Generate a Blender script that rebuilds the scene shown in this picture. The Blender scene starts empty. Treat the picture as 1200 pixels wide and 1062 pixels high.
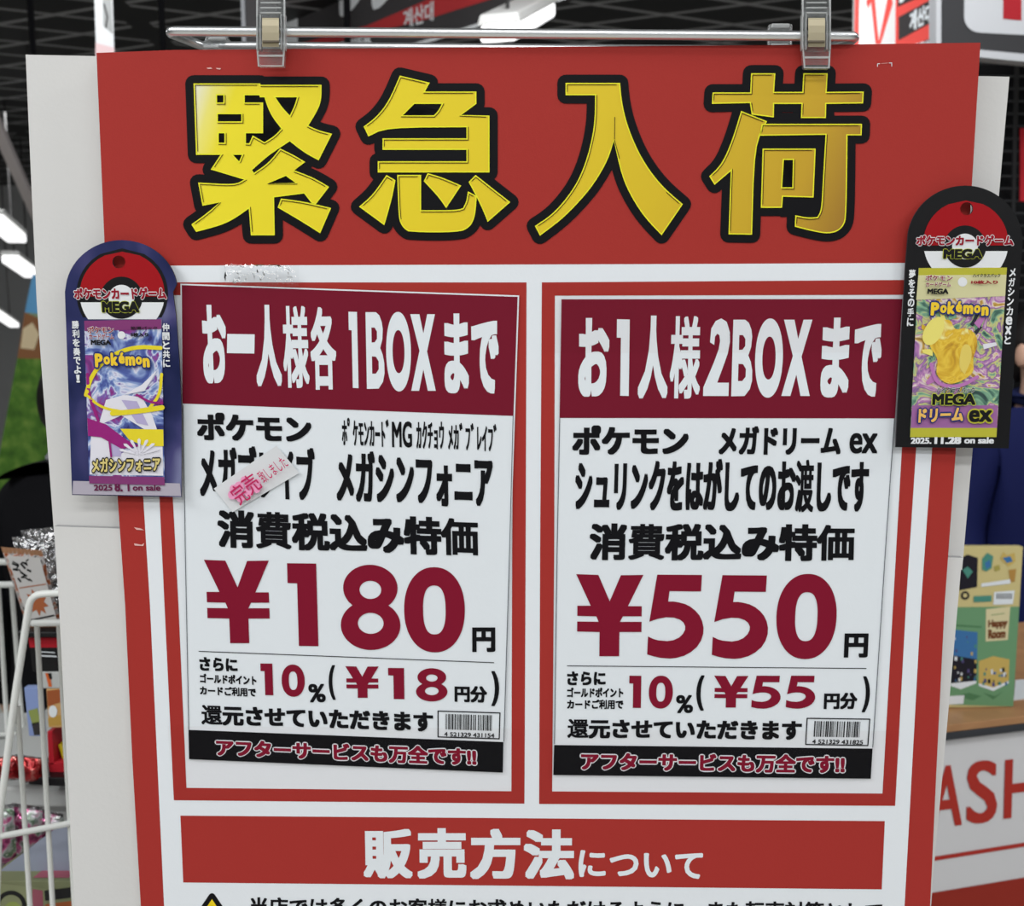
import bpy, bmesh, math, random
from mathutils import Vector, Matrix
from mathutils.geometry import tessellate_polygon
random.seed(7)
S = bpy.context.scene
COL = S.collection
# ------------------------------------------------------------------ camera, light, exposure
F_PX, CX, CY = 1150.0, 600.0, 531.0
PITCH = math.radians(7.0)
CAM = Vector((0, 0, 1.55))
cd = bpy.data.cameras.new('camera'); cam = bpy.data.objects.new('camera', cd); COL.objects.link(cam)
cam.location = CAM; cam.rotation_euler = (math.pi/2 - PITCH, 0, 0)
cd.sensor_width = 36; cd.lens = 36*F_PX/1200; cd.clip_start = 0.02
cd.dof.use_dof = True; cd.dof.focus_distance = 0.625; cd.dof.aperture_fstop = 13
S.camera = cam
w = bpy.data.worlds.new('world'); S.world = w; w.use_nodes = True
w.node_tree.nodes['Background'].inputs[0].default_value = (.8, .85, .9, 1)
w.node_tree.nodes['Background'].inputs[1].default_value = 0.1
S.view_settings.view_transform = 'Standard'; S.view_settings.look = 'None'
S.view_settings.exposure = -2.22; S.view_settings.gamma = 1
S.cycles.use_denoising = True
S.cycles.max_bounces = 10; S.cycles.transparent_max_bounces = 16
def area(loc, sx, sy, power, col=(.98, .995, 1), aim=None):
    l = bpy.data.lights.new('ceiling_or_fill_lamp', 'AREA'); l.shape = 'RECTANGLE'; l.size = sx; l.size_y = sy
    l.energy = power; l.color = col
    o = bpy.data.objects.new('ceiling_or_fill_lamp', l); COL.objects.link(o); o.location = loc
    if aim: o.rotation_euler = (Vector(aim)-Vector(loc)).to_track_quat('-Z', 'Y').to_euler()
    return o
# rows of ceiling fluorescents: those over the aisle behind the photographer, then those further into the shop
for yy, pw in ((-2.6, 95), (-1.2, 95)):
    for xx in (-2.2, 0.0, 2.2):
        area((xx, yy, 2.93), 1.4, .35, pw)
area((0.0, -0.25, 2.93), 2.4, .3, 30)
for yy in (3.0, 6.0):
    for xx in (-3.2, 3.2):
        area((xx, yy, 2.93), .25, 1.3, 80)
# unseen lamps added to brighten the signs, counter, rack and lighting track
area((.2, 1.7, 2.9), .5, .2, 120, aim=(.2, 3.9, 2.75))
area((1.1, 1.3, 2.9), .4, .2, 26, aim=(1.5, 2.8, 2.6))
area((1.9, .2, 2.9), .9, .3, 85, aim=(1.2, 1.8, .8))
area((-1.7, -.1, 2.9), .9, .3, 95, aim=(-.62, 1.1, .8))
area((-1.2, 2.6, 2.9), .4, .2, 24, aim=(-2.3, 4.9, 2.1))

# ------------------------------------------------------------------ helpers
CP, SP = math.cos(PITCH), math.sin(PITCH)
def ray(px, py):
    x = (px-CX)/F_PX; y = -(py-CY)/F_PX
    return Vector((x, CP + y*SP, -SP + y*CP))
def at(px, py, Y):
    r = ray(px, py); return CAM + r*(Y/r.y)
def atz(px, py, z):
    r = ray(px, py); return CAM + r*((z-CAM.z)/r.z)
class Plane:
    """a real plane standing in the shop; N points to the side it is read from"""
    def __init__(s, P, N): s.P = Vector(P); s.N = Vector(N).normalized()
    def __call__(s, px, py, d=0.0):
        r = ray(px, py); P = s.P + s.N*d
        return CAM + r*((P-CAM).dot(s.N)/r.dot(s.N))
POSTER = Plane((0, .62, 0), (-.024, -1, 0))

def lin(c):
    c /= 255.0
    return c/12.92 if c <= .04045 else ((c+.055)/1.055)**2.4
def rgb(r, g, b, k=.84): return tuple(min(.9, lin(v)/k) for v in (r, g, b)) + (1,)
MATS = {}
def mat(name, col, rough=.5, spec=.1, metal=0, emit=0, bump=0, bscale=400):
    if name in MATS: return MATS[name]
    m = bpy.data.materials.new(name); m.use_nodes = True
    n = m.node_tree.nodes; b = n['Principled BSDF']; c = rgb(*col)
    b.inputs['Base Color'].default_value = c
    b.inputs['Roughness'].default_value = rough; b.inputs['Specular IOR Level'].default_value = spec
    b.inputs['Metallic'].default_value = metal
    if emit:
        b.inputs['Emission Color'].default_value = c; b.inputs['Emission Strength'].default_value = emit
    if bump:
        t = n.new('ShaderNodeTexNoise'); t.inputs['Scale'].default_value = bscale; t.inputs['Detail'].default_value = 3
        tc = n.new('ShaderNodeTexCoord'); bp = n.new('ShaderNodeBump'); bp.inputs['Strength'].default_value = bump
        bp.inputs['Distance'].default_value = .002
        L = m.node_tree.links; L.new(tc.outputs['Object'], t.inputs['Vector']); L.new(t.outputs[0], bp.inputs['Height'])
        L.new(bp.outputs[0], b.inputs['Normal'])
    MATS[name] = m; return m
def ramp_mat(name, stops, kind='noise', scale=20, rough=.4, spec=.3, metal=0, axis=0, lo=0, hi=1, detail=4, distort=0, bump=0):
    """printed or natural colour pattern: noise / voronoi / plain ramp along an axis of the object"""
    m = bpy.data.materials.new(name); m.use_nodes = True
    n = m.node_tree.nodes; L = m.node_tree.links; b = n['Principled BSDF']
    b.inputs['Roughness'].default_value = rough; b.inputs['Specular IOR Level'].default_value = spec
    b.inputs['Metallic'].default_value = metal
    tc = n.new('ShaderNodeTexCoord'); cr = n.new('ShaderNodeValToRGB')
    if kind == 'noise':
        t = n.new('ShaderNodeTexNoise'); t.inputs['Scale'].default_value = scale; t.inputs['Detail'].default_value = detail
        t.inputs['Distortion'].default_value = distort
        L.new(tc.outputs['Object'], t.inputs['Vector']); src = t.outputs[0]
    elif kind == 'voronoi':
        t = n.new('ShaderNodeTexVoronoi'); t.inputs['Scale'].default_value = scale
        L.new(tc.outputs['Object'], t.inputs['Vector'])
        sp = n.new('ShaderNodeSeparateColor'); L.new(t.outputs['Color'], sp.inputs[0]); src = sp.outputs[0]
    else:
        if kind == 'dir':
            sp = n.new('ShaderNodeVectorMath'); sp.operation = 'DOT_PRODUCT'; sp.inputs[1].default_value = axis
            L.new(tc.outputs['Object'], sp.inputs[0]); axis = 'Value'
        else: sp = n.new('ShaderNodeSeparateXYZ'); L.new(tc.outputs['Object'], sp.inputs[0])
        mr = n.new('ShaderNodeMapRange'); mr.inputs[1].default_value = lo; mr.inputs[2].default_value = hi
        L.new(sp.outputs[axis], mr.inputs[0]); src = mr.outputs[0]
    e = cr.color_ramp.elements
    while len(e) < len(stops): e.new(.5)
    for el, (p, c) in zip(e, stops): el.position = p; el.color = rgb(*c)
    if kind == 'voronoi': cr.color_ramp.interpolation = 'CONSTANT'
    L.new(src, cr.inputs[0]); L.new(cr.outputs[0], b.inputs['Base Color'])
    if bump:
        bp = n.new('ShaderNodeBump'); bp.inputs['Strength'].default_value = bump; bp.inputs['Distance'].default_value = .01
        L.new(src, bp.inputs['Height']); L.new(bp.outputs[0], b.inputs['Normal'])
    MATS[name] = m; return m
def clear(name, rough=.08, tint=(1, 1, 1), gloss=.12, trans=.0, fres=1.0):
    """thin clear plastic: mostly see-through with a glossy skin"""
    m = bpy.data.materials.new(name); m.use_nodes = True
    n = m.node_tree.nodes; L = m.node_tree.links; n.remove(n['Principled BSDF'])
    t = n.new('ShaderNodeBsdfTransparent'); t.inputs[0].default_value = (*tint, 1)
    g = n.new('ShaderNodeBsdfGlossy'); g.inputs['Roughness'].default_value = rough
    d = n.new('ShaderNodeBsdfDiffuse'); d.inputs[0].default_value = (.8, .82, .82, 1)
    fr = n.new('ShaderNodeFresnel'); fr.inputs[0].default_value = 1.5
    ma = n.new('ShaderNodeMath'); ma.operation = 'MULTIPLY_ADD'; ma.inputs[1].default_value = fres; ma.inputs[2].default_value = gloss
    L.new(fr.outputs[0], ma.inputs[0])
    m0 = n.new('ShaderNodeMixShader'); m0.inputs[0].default_value = trans
    L.new(t.outputs[0], m0.inputs[1]); L.new(d.outputs[0], m0.inputs[2])
    m1 = n.new('ShaderNodeMixShader'); L.new(ma.outputs[0], m1.inputs[0]); L.new(m0.outputs[0], m1.inputs[1]); L.new(g.outputs[0], m1.inputs[2])
    L.new(m1.outputs[0], n['Material Output'].inputs[0])
    MATS[name] = m; return m

_tm = {}
def text_mesh(body):
    if body not in _tm:
        c = bpy.data.curves.new('t', 'FONT'); c.body = body; c.resolution_u = 4
        o = bpy.data.objects.new('t', c); COL.objects.link(o)
        bpy.context.view_layer.update()
        me = bpy.data.meshes.new_from_object(o.evaluated_get(bpy.context.evaluated_depsgraph_get()))
        v = [(p.co.x, p.co.y) for p in me.vertices]; f = [tuple(p.vertices) for p in me.polygons]
        bpy.data.objects.remove(o); bpy.data.curves.remove(c); bpy.data.meshes.remove(me)
        _tm[body] = (v, f)
    return _tm[body]
DENSE = {'費': .55, '還': .5, '渡': .6, '様': .75, '価': .62, '消': .8, '税': .78, '特': .85, '込': .85, '販': .9, '利': .8, '用': .8}
_a = text_mesh('一一一'); ADV = (max(p[0] for p in _a[0])-max(p[0] for p in text_mesh('一')[0]))/2
def lerp2(q, u, v):
    (a, b), (c, d), (e, f), (g, h) = q      # TL TR BR BL
    tx = a+(c-a)*u; ty = b+(d-b)*u; bx = g+(e-g)*u; by = h+(f-h)*u
    return tx+(bx-tx)*v, ty+(by-ty)*v
def quad(b):
    return [(b[0], b[1]), (b[2], b[1]), (b[2], b[3]), (b[0], b[3])] if len(b) == 4 and not isinstance(b[0], tuple) else list(b)
def shear(q):
    """upright print seen in perspective leans towards the vertical vanishing point"""
    xs = [p[0] for p in q]; ys = [p[1] for p in q]; xc = sum(xs)/4; yc = sum(ys)/4
    s = -(xc-607)/9000.0; h = max(ys)-min(ys); k = 1-abs(s)*h/max(1e-6, max(xs)-min(xs))
    return [(xc+(x-xc)*k+s*(y-yc), y) for x, y in q]
def ln(x0, t0, b0, x1, t1, b1): return [(x0, t0), (x1, t1), (x1, b1), (x0, b0)]
def circ(cx, cy, rx, ry=None, a0=0, a1=360, n=48, e=2.0):
    ry = rx if ry is None else ry; o = []
    full = abs(a1-a0) >= 360
    for i in range(n if full else n+1):
        a = math.radians(a0+(a1-a0)*i/n); c, s = math.cos(a), math.sin(a)
        o.append((cx+rx*math.copysign(abs(c)**(2/e), c), cy+ry*math.copysign(abs(s)**(2/e), s)))
    return o
class Crop:
    def __init__(s, ox, oy, k): s.o = (ox, oy, k)
    def p(s, x, y): return (s.o[0]+x/s.o[2], s.o[1]+y/s.o[2])
    def __call__(s, pts): return [s.p(*q) for q in pts]
    def box(s, x0, y0, x1, y1): return s.p(x0, y0)+s.p(x1, y1)

class MB:
    """collects faces and links them as one mesh object"""
    def __init__(s): s.v = []; s.f = []; s.m = []; s.mats = []; s.sm = []
    def mi(s, m):
        if m not in s.mats: s.mats.append(m)
        return s.mats.index(m)
    def add(s, vs, fs, m, smooth=False):
        o = len(s.v); s.v += [Vector(x) for x in vs]; k = s.mi(m)
        for f in fs: s.f.append(tuple(o+i for i in f)); s.m.append(k); s.sm.append(smooth)
        return s
    def poly(s, pl, pts, m, d=0.0, holes=(), thick=0.0, side=None):
        """filled outline (with holes) on a plane; thick extrudes it straight back"""
        loops = [list(pts)]+[list(h) for h in holes]
        vs = [pl(x, y, d) for lp in loops for x, y in lp]
        tr = tessellate_polygon([[Vector((x, y, 0)) for x, y in lp] for lp in loops])
        s.add(vs, tr, m)
        if thick:
            bk = [v-pl.N*thick for v in vs]; s.add(bk, tr, side or m); o = 0
            for lp in loops:
                n = len(lp); a = vs[o:o+n]; b = bk[o:o+n]; o += n
                s.add(a+b, [(i, (i+1) % n, n+(i+1) % n, n+i) for i in range(n)], side or m)
        return s
    def stroke(s, pl, pts, wd, m, d=0.0, closed=False, cap=True):
        """polyline of a given width, round joints"""
        n = len(pts); base_d = d
        for i in range(n if closed else n-1):
            s.j = getattr(s, 'j', 0)+7; d = base_d+(s.j % 31)*3e-6      # overlapping joints never share one exact plane
            (x0, y0), (x1, y1) = pts[i], pts[(i+1) % n]
            l = math.hypot(x1-x0, y1-y0)
            if l < 1e-6: continue
            nx, ny = -(y1-y0)/l*wd/2, (x1-x0)/l*wd/2
            s.add([pl(*q, d) for q in ((x0+nx, y0+ny), (x1+nx, y1+ny), (x1-nx, y1-ny), (x0-nx, y0-ny))], [(0, 1, 2, 3)], m)
            if cap:
                for c in ((x1, y1),)+(((x0, y0),) if not i and not closed else ()):
                    d += 1.3e-6; k = circ(*c, wd/2, n=14); s.add([pl(*q, d) for q in k], [tuple(range(14))], m)
        return s
    def text(s, pl, body, box, m, d=0.0, r=(0, 0), br=None, lean=True, rnd=False):
        q = quad(box); q = shear(q) if lean else q
        br = br or r; v, f = text_mesh(body)
        if not v: return s
        x0 = min(p[0] for p in v)-br[0]; x1 = max(p[0] for p in v)+br[0]
        y0 = min(p[1] for p in v)-br[1]; y1 = max(p[1] for p in v)+br[1]
        sc = None
        if any(c in DENSE for c in body) and len(body) > 1 and not rnd:       # crowded characters keep finer strokes
            sc = [DENSE.get(body[min(len(body)-1, max(0, int(p[0]/ADV)))], 1) for p in v]
        elif body in DENSE and not rnd: sc = [DENSE[body]]*len(v)
        if r == (0, 0): offs = [(0, 0)]
        elif max(r) >= .04 and not rnd: offs = [(0, 0)]+[(i*r[0]/2, j*r[1]/2) for i in range(-2, 3) for j in range(-2, 3) if max(abs(i), abs(j)) == 2]
        elif rnd: offs = [(0, 0)]+[(r[0]*math.cos(a*math.pi/6), r[1]*math.sin(a*math.pi/6)) for a in range(12)]
        else: offs = [(i*r[0], j*r[1]) for i in (-1, 0, 1) for j in (-1, 0, 1)]
        for i, (ox, oy) in enumerate(offs):
            s.add([pl(*lerp2(q, (x+ox*(sc[n_] if sc else 1)-x0)/(x1-x0), 1-(y+oy*(sc[n_] if sc else 1)-y0)/(y1-y0)), d+i*4e-6) for n_, (x, y) in enumerate(v)], f, m)
        return s
    def glyph(s, pl, g, box, m, d=0.0, lean=True):
        q = quad(box); q = shear(q) if lean else q
        for i, (out, holes) in enumerate(GLYPHS[g]):
            s.poly(pl, [lerp2(q, *p) for p in out], m, d+i*5e-6, [[lerp2(q, *p) for p in h] for h in holes])
        return s
    def slab(s, pl, q, d0, d1, m, bev=0.0):
        """block whose front (d1) and back (d0) stand on a plane, outline given as a quad"""
        q = quad(q); fr = [pl(x, y, d1) for x, y in q]; bk = [v-pl.N*(d1-d0) for v in fr]
        return s.hexa(bk+fr, m, bev)
    def hexa(s, c, m, bev=0.0):
        bm = bmesh.new(); vs = [bm.verts.new(p) for p in c]
        for f in ((3, 2, 1, 0), (4, 5, 6, 7), (0, 1, 5, 4), (1, 2, 6, 5), (2, 3, 7, 6), (3, 0, 4, 7)): bm.faces.new([vs[i] for i in f])
        bmesh.ops.recalc_face_normals(bm, faces=bm.faces)
        if bev: bmesh.ops.bevel(bm, geom=list(bm.edges), offset=bev, segments=2, profile=.5, affect='EDGES')
        return s.bm(bm, m)
    def bm(s, bm, m, smooth=False):
        bm.verts.index_update()
        s.add([v.co.copy() for v in bm.verts], [tuple(v.index for v in f.verts) for f in bm.faces], m, smooth); bm.free(); return s
    def box(s, a, b, m, bev=0.0):
        (x0, y0, z0), (x1, y1, z1) = a, b
        return s.hexa([(x0, y0, z0), (x1, y0, z0), (x1, y1, z0), (x0, y1, z0), (x0, y0, z1), (x1, y0, z1), (x1, y1, z1), (x0, y1, z1)], m, bev)
    def tube(s, pts, r, m, n=10, closed=False):
        pts = [Vector(p) for p in pts]; rings = []; N = len(pts)
        up = Vector((.13, .31, .94)).normalized()
        for i, p in enumerate(pts):
            a = pts[i-1] if (i or closed) else p; b = pts[(i+1) % N] if (i < N-1 or closed) else p
            t = (b-a).normalized(); u = t.cross(up)
            if u.length < .1: u = t.cross(Vector((1, 0, 0)))
            u.normalize(); v = t.cross(u)
            rings.append([p+u*(r*math.cos(2*math.pi*k/n))+v*(r*math.sin(2*math.pi*k/n)) for k in range(n)])
        vs = [p for q in rings for p in q]; fs = []
        for i in range(N if closed else N-1):
            j = (i+1) % N
            fs += [(i*n+k, i*n+(k+1) % n, j*n+(k+1) % n, j*n+k) for k in range(n)]
        if not closed: fs += [tuple(range(n)), tuple((N-1)*n+k for k in range(n))]
        return s.add(vs, fs, m, True)
    def ell(s, c, r, m, rot=None, nu=24, nv=16, fn=None):
        bm = bmesh.new(); bmesh.ops.create_uvsphere(bm, u_segments=nu, v_segments=nv, radius=1)
        for v in bm.verts:
            p = v.co.copy()
            if fn: p = fn(p)
            p = Vector((p.x*r[0], p.y*r[1], p.z*r[2]))
            if rot: p.rotate(rot)
            v.co = Vector(c)+p
        return s.bm(bm, m, True)
    def build(s, name, parent=None, base=None):
        me = bpy.data.meshes.new(name); L = Vector(parent['base']) if parent and 'base' in parent else (Vector(base) if base is not None else Vector((0, 0, 0)))
        me.from_pydata([v-L for v in s.v], [], s.f)
        for m in s.mats: me.materials.append(m)
        me.polygons.foreach_set('material_index', s.m); me.polygons.foreach_set('use_smooth', s.sm); me.update()
        o = bpy.data.objects.new(name, me); COL.objects.link(o)
        if parent:
            o.parent = parent; o['base'] = tuple(L)
        else: o.location = L; o['base'] = tuple(L)
        return o
def tag(o, label, cat, group=None, kind=None):
    o['label'] = label; o['category'] = cat
    if group: o['group'] = group
    if kind: o['kind'] = kind
    return o
def thing(name, label, cat, base, group=None):
    o = bpy.data.objects.new(name, None); COL.objects.link(o); o.location = base; o['base'] = tuple(base); o.empty_display_size = .05
    return tag(o, label, cat, group)
def struct(mb, name):
    o = mb.build(name); o['kind'] = 'structure'; return o

# ------------------------------------------------------------------ materials
RED = mat('poster_red', (157, 49, 44), .55, bump=.05, bscale=900)
WHITE = mat('paper_white', (217, 221, 225), .55, bump=.04, bscale=500)
CARDW = mat('card_paper', (214, 219, 223), .5, bump=.05, bscale=260)
BOARD = mat('foam_board', (202, 201, 199), .7, bump=.06, bscale=350)
BOARDE = mat('board_edge', (150, 150, 150), .8)
MAROON = mat('maroon_ink', (110, 22, 41), .5)
CRIM = mat('crimson_ink', (122, 20, 43), .5)
BLACK = mat('black_ink', (17, 17, 20), .5)
INKW = mat('white_ink', (214, 219, 223), .5)
GOLDE = mat('yellow_edge_ink', (240, 222, 48), .5)
GOLDL = mat('gold_line_ink', (70, 50, 22), .5)
CHROME = mat('chrome', (222, 224, 226), .3, .5, .9)
STEEL = mat('spring_steel', (178, 168, 142), .5, .4, .25)
PLASTIC = clear('clear_plastic', .2, (.98, .99, .99), .01, .07, .7)
PLASTICE = clear('clear_plastic_edge', .2, (.98, .99, .99), .06, .42, .8)
TAPE = clear('clear_tape_film', .25, (.975, .962, .96), .002, .0, .0)
TAPEC = clear('crinkled_tape_film', .1, (1, 1, 1), .0, .0, 1.4)
WIRE = mat('white_coated_wire', (222, 224, 220), .35, .4)
GREY = mat('shelf_grey', (176, 178, 176), .5)
DARK = mat('dark_grey', (58, 57, 57), .6)

# ------------------------------------------------------------------ the shop: floor, ceiling, walls
X0, X1, Y0, Y1, ZC = -6.5, 6.5, -4.0, 10.0, 3.0
fl = ramp_mat('floor_vinyl', [(0.3, (168, 166, 160)), (.7, (178, 176, 170))], 'noise', 3, .4)
struct(MB().box((X0, Y0, -.1), (X1, Y1, 0), fl), 'floor')
def lattice_mat():
    m = bpy.data.materials.new('expanded_metal_ceiling'); m.use_nodes = True
    n = m.node_tree.nodes; L = m.node_tree.links; b = n['Principled BSDF']; b.inputs['Roughness'].default_value = .6
    tc = n.new('ShaderNodeTexCoord'); sx = n.new('ShaderNodeSeparateXYZ'); L.new(tc.outputs['Object'], sx.inputs[0])
    def mth(op, a, bb=None, c=None):
        k = n.new('ShaderNodeMath'); k.operation = op
        for i, v in enumerate((a, bb, c)):
            if v is None: continue
            if isinstance(v, (int, float)): k.inputs[i].default_value = v
            else: L.new(v, k.inputs[i])
        return k.outputs[0]
    res = None
    for sg in (1, -1):
        t = mth('MULTIPLY_ADD', sx.outputs[0], sg*.42, sx.outputs[1])
        t = mth('FRACT', mth('MULTIPLY', t, 3.4)); t = mth('LESS_THAN', t, .11)
        res = t if res is None else mth('MAXIMUM', res, t)
    bay = mth('LESS_THAN', mth('FRACT', mth('MULTIPLY', sx.outputs[0], .55)), .06)       # black joists between the panels
    res = mth('MULTIPLY', res, mth('SUBTRACT', 1.0, bay))
    mx = n.new('ShaderNodeMix'); mx.data_type = 'RGBA'
    mx.inputs[6].default_value = rgb(12, 12, 13); mx.inputs[7].default_value = rgb(150, 150, 152)
    L.new(res, mx.inputs[0]); L.new(mx.outputs[2], b.inputs['Base Color'])
    return m
struct(MB().box((X0, Y0, ZC), (X1, Y1, ZC+.1), lattice_mat()), 'ceiling')
wl = mat('wall_paint', (172, 173, 174), .7)
wd = mat('wall_dark_paint', (60, 60, 62), .7)
struct(MB().box((X0, Y1, 0), (X1, Y1+.1, ZC), wl), 'wall_back')
struct(MB().box((X0-.1, Y0, 0), (X0, Y1, ZC), wd), 'wall_left')
struct(MB().box((X1, Y0, 0), (X1+.1, Y1, ZC), wd), 'wall_right')
struct(MB().box((X0, Y0-.1, 0), (X1, Y0, ZC), wl), 'wall_front')

# ------------------------------------------------------------------ letter shapes traced for the heavy display type
def norm(lst):
    xs = [p[0] for o, h in lst for p in o]; ys = [p[1] for o, h in lst for p in o]
    x0, x1, y0, y1 = min(xs), max(xs), min(ys), max(ys)
    f = lambda P: [((x-x0)/(x1-x0), (y-y0)/(y1-y0)) for x, y in P]
    return [(f(o), [f(h) for h in hs]) for o, hs in lst]
FIVE = [(755, 183), (1047, 185), (1043, 290), (838, 288), (830, 355), (862, 354), (900, 360), (940, 370), (975, 387), (1008, 412), (1035, 442), (1054, 478), (1064, 520), (1063, 560), (1050, 603), (1025, 643), (985, 677), (940, 701), (890, 714), (850, 718), (790, 714), (745, 705), (700, 692), (703, 577), (735, 592), (770, 602), (830, 607), (870, 601), (905, 585), (930, 562), (944, 535), (945, 512), (932, 487), (908, 469), (870, 457), (820, 455), (765, 464), (710, 483)]
GLYPHS = {
 '¥': norm([([(212, 88), (355, 93), (430, 262), (500, 95), (645, 93), (548, 293), (637, 293), (637, 358), (516, 358), (497, 393), (637, 393), (637, 458), (495, 458), (495, 613), (367, 613), (367, 458), (222, 455), (222, 391), (360, 393), (345, 358), (222, 355), (222, 290), (308, 290)], [])]),
 '1': norm([([(742, 112), (943, 114), (943, 640), (808, 638), (808, 240), (742, 238)], [])]),
 '5': norm([(FIVE, [])]),
 '8': norm([(circ(187, 268, 178, 148, n=56), [circ(187, 280, 71, 58, n=40)]), (circ(184, 505, 195, 158, n=56), [circ(185, 493, 84, 67, n=40)])]),
 '0': norm([(circ(593, 407, 197, 270, n=64, e=2.15), [circ(592, 408, 73, 155, n=48, e=2.5)])]),
 'B': norm([([(155, 252), (225, 252), (248, 272), (264, 315), (270, 360), (266, 425), (250, 480), (266, 520), (276, 575), (277, 640), (265, 695), (235, 738), (155, 740)], [[(193, 350), (215, 350), (230, 375), (230, 420), (215, 443), (193, 445)], [(193, 533), (220, 535), (238, 565), (238, 615), (218, 643), (193, 643)]])]),
 'O': norm([(circ(365, 502, 83, 253, n=56, e=2.1), [circ(365, 502, 40, 137, n=40, e=2.1)])]),
 'X': norm([([(440, 262), (500, 262), (525, 385), (552, 262), (603, 262), (548, 500), (603, 752), (550, 752), (522, 615), (492, 752), (440, 752), (498, 495)], [])]),
 '2': norm([([(103, 140), (106, 92), (120, 65), (138, 56), (156, 68), (167, 105), (168, 140), (162, 180), (150, 220), (130, 283), (168, 283), (168, 330), (85, 330), (85, 300), (118, 210), (132, 165), (136, 135), (133, 115), (126, 110), (119, 120), (117, 150)], [])]),
}
HEADLINE = [
 ((210, 80, 5.055), [  # first character
  ([(85, 90), (480, 90), (482, 98), (843, 98), (843, 185), (820, 250), (765, 340), (830, 370), (906, 388), (826, 546), (740, 500), (655, 433), (530, 515), (432, 603), (443, 620), (530, 560), (598, 475), (680, 515), (747, 555), (672, 612), (683, 605), (800, 650), (888, 703), (810, 805), (785, 800), (740, 742), (562, 765), (566, 990), (425, 990), (412, 832), (330, 890), (250, 930), (100, 970), (72, 925), (150, 870), (240, 795), (138, 815), (112, 677), (330, 690), (385, 660), (187, 600), (245, 513), (100, 513)],
   [[(388, 160), (475, 160), (478, 172), (505, 172), (525, 235), (555, 295), (605, 358), (560, 405), (505, 438), (435, 398), (415, 445), (395, 445), (395, 385), (497, 385), (497, 203), (388, 203)],
    [(224, 160), (262, 160), (262, 203), (224, 203)], [(229, 272), (368, 272), (368, 315), (229, 315)], [(234, 385), (268, 385), (268, 441), (234, 441)],
    [(570, 172), (698, 172), (682, 225), (655, 280), (610, 232)], [(318, 513), (372, 513), (355, 552)], [(525, 683), (632, 638), (690, 680)]]),
  ([(603, 772), (740, 790), (900, 828), (835, 978), (720, 905), (583, 825)], [])]),
 ((410, 70, 4.829), [
  ([(283, 90), (452, 130), (425, 180), (716, 180), (716, 250), (630, 313), (790, 316), (790, 638), (158, 638), (158, 575), (660, 575), (660, 510), (185, 510), (185, 445), (660, 445), (660, 382), (205, 385), (105, 435), (78, 378), (150, 325), (220, 235)],
   [[(365, 250), (520, 250), (500, 290), (475, 315), (300, 315)]]),
  ([(207, 652), (258, 682), (240, 780), (195, 937), (52, 832), (130, 765)], []),
  ([(268, 652), (403, 652), (403, 852), (600, 852), (640, 840), (660, 800), (668, 745), (718, 772), (712, 860), (700, 910), (675, 950), (620, 977), (340, 977), (305, 955), (283, 920), (275, 870)], []),
  ([(440, 642), (520, 665), (630, 712), (545, 840), (500, 775), (418, 688)], []),
  ([(712, 652), (810, 730), (908, 806), (780, 918), (740, 820), (672, 692)], [])]),
 ((610, 80, 5.057), [
  ([(267, 87), (590, 87), (600, 200), (630, 330), (690, 480), (760, 600), (850, 710), (962, 806), (836, 990), (740, 890), (660, 770), (600, 640), (553, 430), (520, 540), (440, 680), (350, 790), (240, 900), (115, 993), (85, 935), (190, 865), (290, 750), (360, 630), (410, 480), (440, 320), (442, 160), (267, 160)], [])]),
 ((815, 70, 4.828), [
  ([(315, 77), (452, 77), (445, 182), (605, 182), (610, 77), (748, 77), (742, 182), (952, 180), (948, 247), (740, 250), (738, 330), (597, 330), (600, 250), (445, 250), (443, 327), (318, 310), (308, 245), (93, 250), (97, 185), (310, 185)], []),
  ([(258, 290), (405, 348), (335, 485), (320, 990), (187, 988), (200, 630), (108, 708), (78, 660), (150, 590), (210, 450)], []),
  ([(375, 363), (942, 363), (940, 428), (860, 428), (855, 880), (840, 940), (800, 975), (740, 985), (660, 970), (562, 945), (565, 880), (640, 895), (690, 890), (712, 850), (720, 700), (736, 425), (362, 430)], []),
  ([(380, 503), (680, 503), (668, 780), (495, 775), (490, 838), (370, 838)], [[(500, 567), (552, 567), (548, 722), (490, 722)]])]),
]
def sarea(p): return sum(p[i][0]*p[(i+1) % len(p)][1]-p[(i+1) % len(p)][0]*p[i][1] for i in range(len(p)))/2

# ------------------------------------------------------------------ white display board that the poster hangs on
P = POSTER
def px_down(a, b, y):     # continue the line a->b to a lower row
    return (a[0]+(b[0]-a[0])*(y-a[1])/(b[1]-a[1]), y)
board_base = Vector((0, .64, 0))
board = thing('display_board', 'large plain white foam board standing upright behind the red poster', 'board', board_base)
upper = [(30, 64), (600, 76), (1183, 90), (1171, 225), (1140, 525), (1127.5, 668), (63.5, 628), (57, 540), (50, 450), (43, 354), (36, 200)]
MB().poly(P, upper, BOARD, -.010, thick=.006, side=BOARDE).build('upper_sheet', board)
def to_floor(px, py, d):       # a point of the plane straight below, on the floor
    v = P(px, py, d); return Vector((v.x, v.y, 0.0))
lowp = [(63, 617), (1129, 654), (1126, 669), (1109, 860), (1096, 1000), (1088, 1100), (89, 1100), (87, 1062), (69, 708)]
mb = MB().poly(P, lowp, BOARD, -.004, thick=.0055, side=BOARDE)
a, b = P(89, 1100, -.004), P(1088, 1100, -.004); n5 = P.N*.0055
c, d_ = Vector((a.x, a.y, 0)), Vector((b.x, b.y, 0))
mb.hexa([c-n5, d_-n5, d_, c, a-n5, b-n5, b, a], BOARD)
mb.build('lower_sheet', board)

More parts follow.
